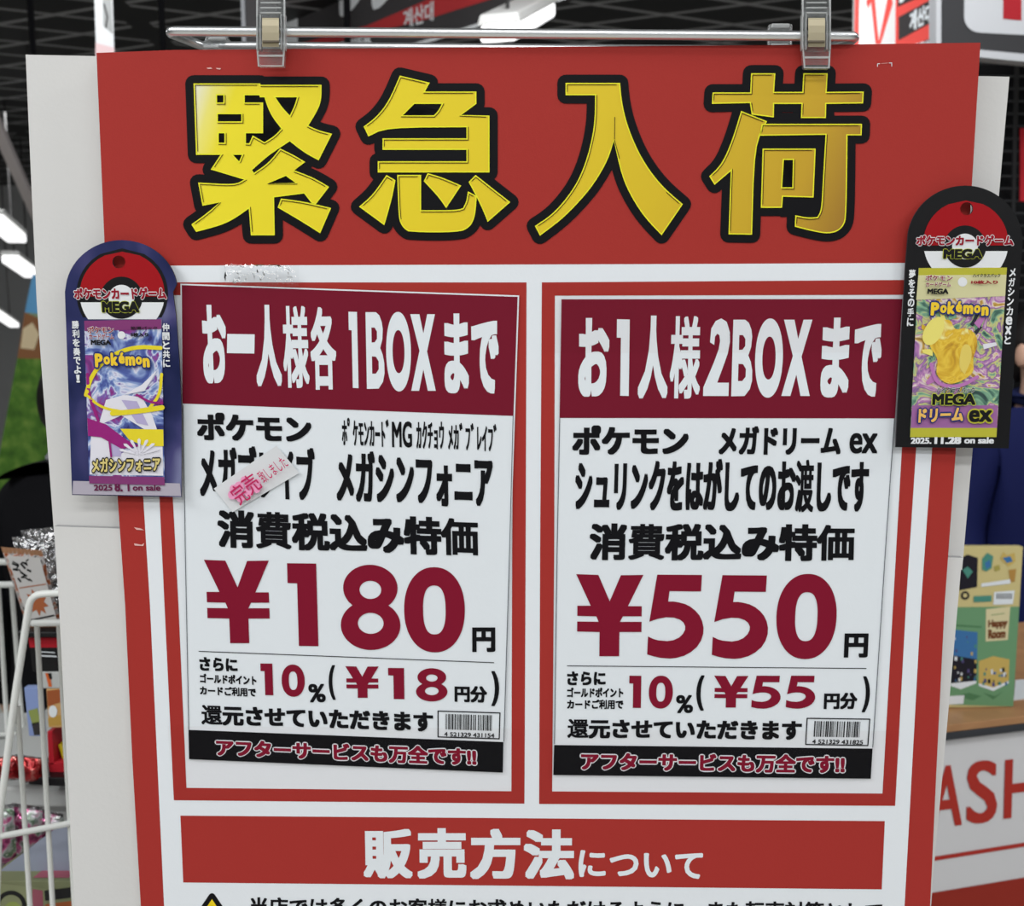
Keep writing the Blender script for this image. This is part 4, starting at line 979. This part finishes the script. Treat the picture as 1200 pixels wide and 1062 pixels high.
    for s in (-1, 1):
        mb = MB()
        for f in range(4):
            x = s*.23+(f-1.5)*.016; l = (.07, .082, .078, .06)[f]
            mb.tube([W(x, -.105, .80), W(x, -.125, .80-l*.5), W(x, -.12, .80-l)], .0085*k, SKIN, 8)
        mb.tube([W(s*.20, -.10, .80), W(s*.19, -.125, .765), W(s*.195, -.13, .74)], .0095*k, SKIN, 8)
        mb.build('fingers', t)
        MB().ell(W(s*.10, -.07, .045), (.05*k, .14*k, .045*k), TAGK, R.to_quaternion(), 16, 10).build('shoe', t)
    ringp = [W(.066*math.cos(a), .012+.06*math.sin(a), 1.465+.012*math.sin(a)) for a in [2*math.pi*i/20 for i in range(20)]]
    MB().tube(ringp, .016*k, collar_m, 8, True).build('collar', t)
    if piping: piping(t, W)
    return t
JK = mat('black_jacket', (16, 16, 19), .8, .1); NV = mat('navy_uniform', (24, 30, 74), .7, .1)
person('person in a black jacket with dark hair, turned away, at the left behind the board', (at(97, 500, 2.05).x, 2.05, 0), math.pi+.1, 1.495, JK, JK, mat('shirt_collar', (150, 150, 156), .7))
def pip(t, W):
    MB().tube([W(-.05, -.1, 1.44), W(-.075, -.142, 1.33), W(-.08, -.148, 1.22), W(-.085, -.14, 1.05)], .004, mat('red_piping', (190, 40, 60), .6), 8).build('lanyard', t)
person('person in a navy uniform behind the counter at the right edge', (at(1213, 600, 2.55).x, 2.55, 0), .25, 1.60, NV, NV, mat('navy_collar', (30, 36, 70), .7), pip)

# ------------------------------------------------------------------ left background: pictorial cut-out panel, pendant lights
YP = 4.6
pl = Plane((0, YP, 0), (0, -1, 0))
cut = thing('advertising_panel', 'tall slanted display panel printed sky blue, brown and leafy green', 'panel', Vector((at(40, 500, YP).x, YP, 0)))
zb = at(0, 700, YP)
TURF = ramp_mat('leafy_print', [(.3, (50, 84, 28)), (.5, (72, 112, 38)), (.7, (110, 140, 60))], 'noise', 14, .6)
MB().poly(pl, [(38, 322), (160, 322), (160, 1130), (-20, 1130), (-6, 560), (20, 420)], mat('panel_backing', (120, 140, 110), .6), -.001, thick=.02).build('board', cut)
mb = MB().poly(pl, [(38, 322), (160, 322), (160, 380), (29, 366)], mat('panel_sky', (92, 148, 190), .5), 0)
mb.poly(pl, [(29, 366), (48, 374), (160, 380), (160, 424), (20, 420)], mat('panel_brown', (128, 88, 60), .5), 0)
mb.poly(pl, [(27, 385), (38, 378), (46, 392), (40, 410), (24, 408)], mat('panel_cream', (202, 184, 150), .5), .001)
mb.poly(pl, [(20, 420), (160, 424), (160, 1128), (-19, 1128), (-6, 560)], TURF, 0)
mb.build('printed_picture', cut)
LAMP = mat('lamp_glow', (250, 252, 255), .4, emit=7); HOUS = mat('lamp_housing', (200, 200, 198), .4)
def pendant(label, a, b, Y, wd, both=True):
    pa, pb = at(*a, Y), at(*b, Y+.5); t = thing('pendant_light', label, 'light', (pa+pb)/2, 'hanging strip lights')
    dv_ = (pb-pa).normalized(); sd = dv_.cross(Vector((0, 0, 1))).normalized()*wd/2; h = Vector((0, 0, wd*.45))
    MB().hexa([pa-sd, pb-sd, pb+sd, pa+sd, pa-sd+h, pb-sd+h, pb+sd+h, pa+sd+h], LAMP, wd*.1).build('tube', t)
    sd2 = sd*1.15
    MB().hexa([pa-sd2+h, pb-sd2+h, pb+sd2+h, pa+sd2+h, pa-sd+h*1.6, pb-sd+h*1.6, pb+sd+h*1.6, pa+sd+h*1.6], HOUS, wd*.05).build('housing', t)
    for p in (pa*.8+pb*.2, pa*.2+pb*.8):
        MB().tube([p+h*1.5, Vector((p.x, p.y, ZC))], .006, DARK, 6).build('rod', t)
pendant('bright hanging strip light at the far left above another light', (-8, 262), (20, 285), 6.0, .12)
pendant('bright hanging strip light beside the left edge of the board', (12, 308), (38, 326), 7.2, .12)
pendant('thin hanging strip light low at the far left beside the slanted panel', (-10, 366), (17, 384), 7.0, .07)
pendant('bright hanging strip light above the middle of the poster behind the rail', (584, 50), (632, 22), 3.0, .115)
pa, pb = at(-12, 135, 4.4), at(45, 262, 5.2)
tk = thing('ceiling_track', 'slanted pale lighting track at the upper left beside the board', 'track', (pa+pb)/2)
s_ = Vector((.025, 0, 0)); h_ = Vector((0, 0, .05))
MB().hexa([pa-s_, pb-s_, pb+s_, pa+s_, pa-s_+h_, pb-s_+h_, pb+s_+h_, pa+s_+h_], mat('track_white', (196, 188, 188), .5), .004).build('rail', tk)
for p in (pa, pb): MB().tube([p, Vector((p.x, p.y, ZC))], .008, DARK, 6).build('rod', tk)

# ------------------------------------------------------------------ overhead signs
SIGNG = mat('sign_grey', (62, 60, 61), .5); SIGNR = mat('sign_red', (170, 54, 56), .5); SIGNW = mat('sign_white', (206, 208, 210), .5)
p1, p2 = at(480, 57, 4.2), at(660, 0, 3.6); dirn = (p2-p1); dirn.z = 0; dirn.normalize()
SG = Plane(p1, (dirn.y, -dirn.x, 0) if dirn.y < 0 and False else (-abs(dirn.y), -abs(dirn.x), 0))
if abs(SG.N.dot(dirn)) > .05: SG = Plane(p1, Vector((dirn.y, -dirn.x, 0)))
sgn = thing('checkout_sign', 'dark hanging checkout sign with slanted red band above the poster middle', 'sign', SG(500, 40))
low = lambda x: 57+(x-480)*(-57/180)
MB().poly(SG, [(347, low(347)), (480, low(480)), (700, low(700)), (720, -60), (347, -60)], SIGNG, 0, thick=.03).build('panel', sgn)
mb = MB()
mb.poly(SG, [(347, low(347)-5), (700, low(700)-4), (700, low(700)), (347, low(347))], SIGNW, .002)
mb.poly(SG, [(330, low(347)), (348, low(347)), (348, -60), (330, -60)], SIGNW, .003, thick=.034)
mb.build('edge_trim', sgn)
sl = -.30
mb = MB().poly(SG, [(376, 54), (432, 35), (560, -12), (690, -60), (610, -60), (432, 26-22), (348, 38), (348, 63)], SIGNR, .002)
mb = MB().poly(SG, [(348, 63), (376, 54), (500, 22.5), (572, 0), (690, -38), (650, -60), (500, 0), (430, 30), (348, 52)], SIGNR, .002)
mb.build('red_band', sgn)
mb = MB()
mb.text(SG, '계산대', [(472, 12), (508, 1), (508, 24), (474, 34)], SIGNW, .004, (.02, .02), lean=False)
mb.text(SG, 'CASHIER', [(376, 56), (436, 39), (436, 52), (376, 68)], SIGNW, .004, (.04, .03), lean=False)
mb.text(SG, 'レジ', [(394, -50), (470, -75), (474, 2), (398, 22)], SIGNW, .004, (.06, .05), lean=False)
mb.build('lettering', sgn)
for x in (370, 640):
    v = SG(x, -58, -.015); MB().tube([v, Vector((v.x, v.y, ZC))], .008, DARK, 6).build('rod', sgn)
pole = at(407, 30, 3.5)
tag(MB().tube([Vector((pole.x, pole.y, 2.0)), Vector((pole.x, pole.y, ZC))], .012, TAGK, 12).build('hanging_pole', None, Vector((pole.x, pole.y, 2.0))), 'thin black ceiling pole in front of the dark checkout sign', 'pole', 'thin black ceiling poles')
for px_, lb in ((37, 'thin black ceiling pole at the upper left above the board corner'), (190, 'thin black ceiling pole between the narrow white banner and the rail end')):
    v = at(px_, 30, 3.6); tag(MB().tube([Vector((v.x, v.y, 2.35)), Vector((v.x, v.y, ZC))], .011, TAGK, 10).build('hanging_pole', None, Vector((v.x, v.y, 2.35))), lb, 'pole', 'thin black ceiling poles')
pl = Plane((0, 3.8, 0), (0, -1, 0))
st = thing('sign_post', 'slim grey sign post left of the dark checkout sign', 'post', Vector((at(286, 30, 3.8).x, 3.8, 0)))
v = at(285, 20, 3.8); MB().box((v.x-.007, 3.8, 0), (v.x+.007, 3.82, ZC), mat('post_grey', (140, 142, 146), .4)).build('post', st)
v2 = at(308, 20, 3.8); MB().box((v.x+.01, 3.8, 1.9), (v.x+.125, 3.815, ZC), SIGNG).build('panel', st)
pl = Plane((0, 3.2, 0), (.1, -1, 0))
bn = thing('hanging_banner', 'narrow white printed banner hanging at the upper left behind the poster', 'banner', pl(120, 70))
MB().poly(pl, [(108, -90), (129, -90), (134, 72), (113, 72)], SIGNW, 0, thick=.004).build('sheet', bn)
mb = MB().poly(pl, [(118, -60), (128, -60), (132, 40), (121, 30)], mat('banner_grey', (150, 152, 152), .5), .001)
mb.stroke(pl, [(122, 5), (126, 20), (124, 32)], 2, DARK, .002); mb.poly(pl, [(112, 50), (134, 56), (134, 72), (112, 72)], mat('banner_pink', (206, 180, 182), .5), .001)
mb.build('print', bn)
v = pl(118, -88, -.002); MB().tube([v, Vector((v.x, v.y, ZC))], .004, DARK, 6).build('cord', bn)
# right: red and white sign; strong light on it added as faint glow
pl = Plane((0, 2.9, 0), (-.15, -1, 0))
BR = mat('glow_sign_red', (232, 84, 78), .5, emit=.12)
s2 = thing('checkout_sign', 'bright red and white checkout sign panel behind the right large clip', 'sign', pl(1050, 55))
MB().poly(pl, [(1003, -70), (1097, -70), (1096, 62), (1001, 62)], mat('glow_sign_white', (240, 238, 238), .5, emit=.15), 0, thick=.03).build('panel', s2)
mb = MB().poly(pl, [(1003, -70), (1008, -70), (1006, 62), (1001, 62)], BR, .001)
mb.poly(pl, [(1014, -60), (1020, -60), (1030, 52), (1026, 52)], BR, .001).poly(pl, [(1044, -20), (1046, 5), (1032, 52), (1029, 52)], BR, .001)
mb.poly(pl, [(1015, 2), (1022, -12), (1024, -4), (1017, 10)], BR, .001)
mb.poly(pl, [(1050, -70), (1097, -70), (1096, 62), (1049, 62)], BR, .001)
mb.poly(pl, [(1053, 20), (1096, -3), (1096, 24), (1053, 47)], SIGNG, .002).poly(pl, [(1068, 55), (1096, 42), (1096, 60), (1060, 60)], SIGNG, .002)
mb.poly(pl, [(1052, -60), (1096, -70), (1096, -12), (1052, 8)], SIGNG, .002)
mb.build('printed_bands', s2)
mb = MB().text(pl, '계산대', [(1066, 14), (1093, 2), (1091, 25), (1066, 38)], INKW, .003, (.05, .04), lean=False)
mb.text(pl, 'レジ', [(1052, -30), (1094, -45), (1092, -12), (1054, 5)], INKW, .003, (.05, .05), lean=False)
mb.text(pl, '收银台', [(1072, 51), (1090, 46), (1090, 60), (1070, 64)], INKW, .003, (.05, .04), lean=False)
mb.build('lettering', s2)
v = pl(1050, -68, -.015); MB().tube([v, Vector((v.x, v.y, ZC))], .008, DARK, 6).build('rod', s2)
pl = Plane((0, 2.4, 0), (.05, -1, 0))
s3 = thing('service_sign', 'dark hanging sign with pale rounded square and red symbol at the top right', 'sign', pl(1150, 60))
MB().poly(pl, [(1101, -120), (1400, -120), (1400, 84), (1101, 54)], mat('sign_charcoal', (52, 52, 54), .5), 0, thick=.03).build('panel', s3)
mb = MB().poly(pl, [(1097, -120), (1103, -120), (1103, 56), (1097, 55)], mat('sign_silver', (172, 174, 178), .4), .004, thick=.036)
mb.poly(pl, [(1097, 53), (1103, 54), (1400, 82), (1400, 92), (1097, 62)], MATS['sign_silver'], .004, thick=.036)
mb.build('frame', s3)
rr = [(1130, -100), (1300, -100), (1300, 52), (1220, 42), (1152, 38.5)]+[(1150-18*math.sin(a)-2, 20+18*math.cos(a)) for a in [i*math.pi/16 for i in range(1, 9)]]
MB().poly(pl, rr, mat('sign_pale', (176, 178, 182), .5), .002).build('pale_field', s3)
MB().poly(pl, [(1176, -40), (1197, -40), (1197, 24), (1175.5, 22)], mat('sign_symbol_red', (150, 32, 40), .5), .003).poly(pl, [(1156, -40), (1220, -40), (1220, -18), (1156, -20)], MATS['sign_symbol_red'], .003).build('red_symbol', s3)
for x in (1130, 1290):
    v = pl(x, -118, -.015); MB().tube([v, Vector((v.x, v.y, ZC))], .008, DARK, 6).build('rod', s3)
# black grid panel at the right
pl = Plane((0, 2.75, 0), (.05, -1, 0))
gd = thing('grid_panel', 'black wire grid panel at the upper right behind the board corner', 'panel', Vector((at(1180, 200, 2.75).x, 2.75, 0)))
mb = MB(); gm = mat('grid_wire', (62, 63, 65), .5)
for i in range(20):
    y = 75+i*14.6; mb.tube([pl(1120, y), pl(1290, y)], .003, gm, 6)
for x in (1130, 1192, 1250): mb.tube([pl(x, 60), pl(x-8, 380)], .006, gm, 8)
mb.build('grid', gd)
a = pl(1186, 380); MB().tube([Vector((a.x, a.y, 0)), a], .012, gm, 8).build('post', gd)
a, b = pl(1110, 60, -.05), pl(1300, 60, -.05)
MB().hexa([Vector((a.x, a.y, .0)), Vector((b.x, b.y, 0)), Vector((b.x, b.y+.02, 0)), Vector((a.x, a.y+.02, 0)), a, b, b+Vector((0, .02, 0)), a+Vector((0, .02, 0))], mat('grid_backing', (24, 24, 26), .7)).build('back_board', gd)
tag(MB().slab(pl, [(1196.5, 150), (1204, 150), (1204, 236), (1196, 236)], .012, .02, mat('strip_red', (180, 40, 50), .5), .002).build('price_strip', None, pl(1200, 236, .012)), 'narrow red strip hanging on the black grid at the right edge', 'strip')

# ------------------------------------------------------------------ checkout counter with boxed kit
CZ = .94
e0, e2 = atz(1110, 846, CZ), atz(1200, 835.5, CZ)
dr = (e2-e0); dr.z = 0; dr.normalize(); nn = Vector((dr.y, -dr.x, 0))
CT = Plane(e0, nn)
ca = e0-dr*.55; cb = e0+dr*1.6; bk_ = -nn*.42
ct = thing('checkout_counter', 'white checkout counter with red lettering and brown wooden top at the right', 'counter', Vector((e0.x, e0.y, 0)))
WOOD = ramp_mat('wood_top', [(.3, (150, 110, 76)), (.7, (176, 132, 92))], 'noise', 9, .4, distort=1)
dz = lambda v, z: Vector((v.x, v.y, z))
o_ = nn*.012
MB().hexa([dz(ca+o_, CZ-.012), dz(cb+o_, CZ-.012), dz(cb+bk_, CZ-.012), dz(ca+bk_, CZ-.012), dz(ca+o_, CZ), dz(cb+o_, CZ), dz(cb+bk_, CZ), dz(ca+bk_, CZ)], WOOD, .001).build('wooden_top', ct)
hb = CT(1110, 864).z
MB().hexa([dz(ca+o_, hb), dz(cb+o_, hb), dz(cb+bk_, hb), dz(ca+bk_, hb), dz(ca+o_, CZ-.0125), dz(cb+o_, CZ-.0125), dz(cb+bk_, CZ-.0125), dz(ca+bk_, CZ-.0125)], mat('edge_dark', (58, 60, 64), .5), .002).build('dark_edge', ct)
MB().hexa([dz(ca, .0), dz(cb, 0), dz(cb+bk_, 0), dz(ca+bk_, 0), dz(ca, hb-.0005), dz(cb, hb-.0005), dz(cb+bk_, hb-.0005), dz(ca+bk_, hb-.0005)], mat('counter_white', (206, 206, 208), .45)).build('body', ct)
zl0, zl1 = CT(1093, 1004).z, CT(1093, 1009).z; zr_ = CT(1093, 1046).z
q3 = lambda z0, z1, m, k: MB().add([dz(ca+nn*.001, z0), dz(cb+nn*.001, z0), dz(cb+nn*.001, z1), dz(ca+nn*.001, z1)], [(0, 1, 2, 3)], m).build(k, ct)
CRD = mat('counter_red', (168, 52, 44), .5)
q3(zl0, zl1, CRD, 'red_line'); q3(.02, zr_, mat('counter_dark_red', (146, 48, 38), .5), 'red_base')
mb = MB()
for ch, q in (('C', [(1050, 903), (1094, 899), (1091, 973), (1046, 978)]), ('A', [(1093, 899), (1130, 895.5), (1127, 967), (1087, 972)]), ('S', [(1134, 892), (1170, 891), (1168, 963), (1132, 967)]), ('H', [(1178, 891), (1220, 886), (1218, 955), (1176, 960)]), ('I', [(1230, 885), (1240, 884), (1238, 952), (1228, 954)]), ('E', [(1250, 882), (1280, 879), (1278, 946), (1248, 950)]), ('R', [(1290, 878), (1326, 874), (1324, 941), (1288, 945)])):
    mb.text(CT, ch, q, CRD, .0015, (.02, .012), lean=False)
mb.build('lettering', ct)
# toy room kit box
bp = atz(1150, 829, CZ+.001); BX = Plane(bp, (.03, -1, 0))
kb = thing('kit_box', 'tan and green printed kit box standing on the counter', 'box', bp)
TAN = mat('box_tan', (196, 182, 128), .45); KG = mat('box_green', (104, 146, 108), .45)
fq = [(1095, 641), (1199, 641), (1187.5, 829), (1090, 826)]
fr = [BX(*p) for p in fq]; zb_ = CZ+.001
fr[2].z = fr[3].z = zb_
bkv = [v-BX.N*.014 for v in fr]; MB().hexa(bkv+fr, TAN, .0008).build('carton', kb)
mb = MB().poly(BX, [(1095, 712), (1194.5, 711), (1187.3, 828), (1091, 825.5)], KG, .0006)
for q in ([(1120, 732), (1150, 734), (1150, 736), (1120, 734)], [(1100, 760), (1112, 756), (1112, 762), (1100, 764)], [(1120, 816), (1135, 812), (1150, 816), (1140, 821)], [(1152, 812), (1166, 816), (1176, 810), (1164, 820)]):
    mb.poly(BX, q, mat('box_green_dark', (78, 120, 84), .45), .0008)
mb.build('green_field', kb)
mb = MB(); DK = mat('pic_dark', (36, 34, 42), .4); PBL = mat('pic_blue', (62, 110, 160), .4); PYL = mat('pic_yellow', (190, 164, 92), .4); PVI = mat('pic_violet', (84, 76, 120), .4); PTL = mat('pic_teal', (74, 134, 120), .4)
mb.poly(BX, [(1124, 655), (1134, 650), (1146, 654), (1145, 688), (1124, 692)], DK, .001); mb.poly(BX, [(1128, 668), (1134, 664), (1140, 670), (1134, 678)], PTL, .0012)
mb.poly(BX, [(1151, 655), (1157, 648), (1164, 652), (1162, 666), (1156, 670), (1151, 668)], PTL, .001); mb.poly(BX, [(1154, 660), (1160, 656), (1161, 664), (1156, 667)], PBL, .0012)
mb.poly(BX, [(1172, 655), (1176, 647), (1180, 651), (1189, 648), (1190, 658), (1182, 664)], PYL, .001).poly(BX, [(1175, 654), (1184, 652), (1187, 658), (1180, 660)], PBL, .0012)
mb.poly(BX, [(1182, 668), (1191, 667), (1189, 682), (1184, 682)], mat('pic_ochre', (170, 130, 70), .4), .001); mb.poly(BX, circ(1131, 698, 5), DK, .001).poly(BX, circ(1131, 698, 2.5), TAN, .0012)
mb.poly(BX, [(1165, 664), (1171, 662), (1172, 668), (1166, 670)], mat('pic_olive', (160, 150, 80), .4), .001)
mb.poly(BX, [(1150, 684), (1184, 679), (1184, 684), (1150, 688)], INKW, .001)
mb.poly(BX, [(1141, 699), (1162, 698), (1162, 705), (1141, 706)], PTL, .001)
mb.poly(BX, [(1165, 694), (1189, 692), (1187, 708), (1164, 709)], INKW, .001)
for i in range(9): mb.poly(BX, [(1168+i*2.1, 695.5), (1169+i*2.1, 695.4), (1168.7+i*2.1, 702), (1167.7+i*2.1, 702)], DK, .0012)
mb.poly(BX, [(1117, 738), (1145.5, 741), (1145, 773), (1116, 768)], PBL, .001).poly(BX, [(1116, 768), (1145, 773), (1144, 800), (1114, 803)], DK, .001)
rn = random.Random(5)
for i in range(26):
    x, y = rn.uniform(1118, 1143), rn.uniform(745, 798); s_ = rn.uniform(1.2, 3)
    mb.poly(BX, [(x, y), (x+s_, y), (x+s_, y+s_*1.6), (x, y+s_*1.6)], (PVI, PYL, INKW, PTL, PBL)[i % 5], .0013)
mb.poly(BX, [(1114, 804), (1126, 808), (1144, 801), (1144, 798), (1114, 801)], INKW, .0013)
mb.poly(BX, [(1147, 775), (1164, 769), (1183, 773), (1182, 799), (1164, 808), (1147, 801)], PYL, .001)
for i in range(22):
    x, y = rn.uniform(1150, 1178), rn.uniform(782, 800); s_ = rn.uniform(1.2, 3.4)
    mb.poly(BX, [(x, y), (x+s_, y), (x+s_, y+s_*1.6), (x, y+s_*1.6)], (PVI, DK, PTL, INKW, PBL)[i % 5], .0013)
mb.poly(BX, [(1147, 801), (1164, 806), (1182, 798), (1182, 801), (1164, 810), (1147, 804)], INKW, .0013)
mb.build('picture_print', kb)
mb = MB().poly(BX, [(1155.5, 714), (1184, 711), (1181, 750), (1155, 752)], mat('label_cream', (206, 196, 156), .45), .001)
BRT = mat('label_brown', (110, 66, 40), .45)
mb.text(BX, 'Happy', [(1158, 727), (1181, 725), (1180, 737), (1158, 738)], BRT, .0013, (.06, .05), lean=False); mb.text(BX, 'Room', [(1158, 738), (1179, 737), (1178, 748), (1158, 749)], BRT, .0013, (.06, .05), lean=False)
mb.stroke(BX, [(1162, 721), (1177, 719)], .9, mat('label_green', (130, 150, 100), .5), .0013)
mb.poly(BX, [(1111, 816), (1130, 815), (1129, 825), (1110, 826)], INKW, .0011)
mb.build('label_print', kb)
bp2 = atz(1196, 806, CZ+.001)
q = [atz(1188, 820, CZ+.002), atz(1260, 812, CZ+.002), atz(1260, 792, CZ+.002), atz(1190, 797, CZ+.002)]
tag(MB().hexa([v-Vector((0, 0, .0015)) for v in q]+q, INKW).build('paper_sheet', None, bp2), 'white paper sheet lying on the wooden counter beside the kit box', 'paper')
for o in S.objects:
    if 'base' in o: del o['base']
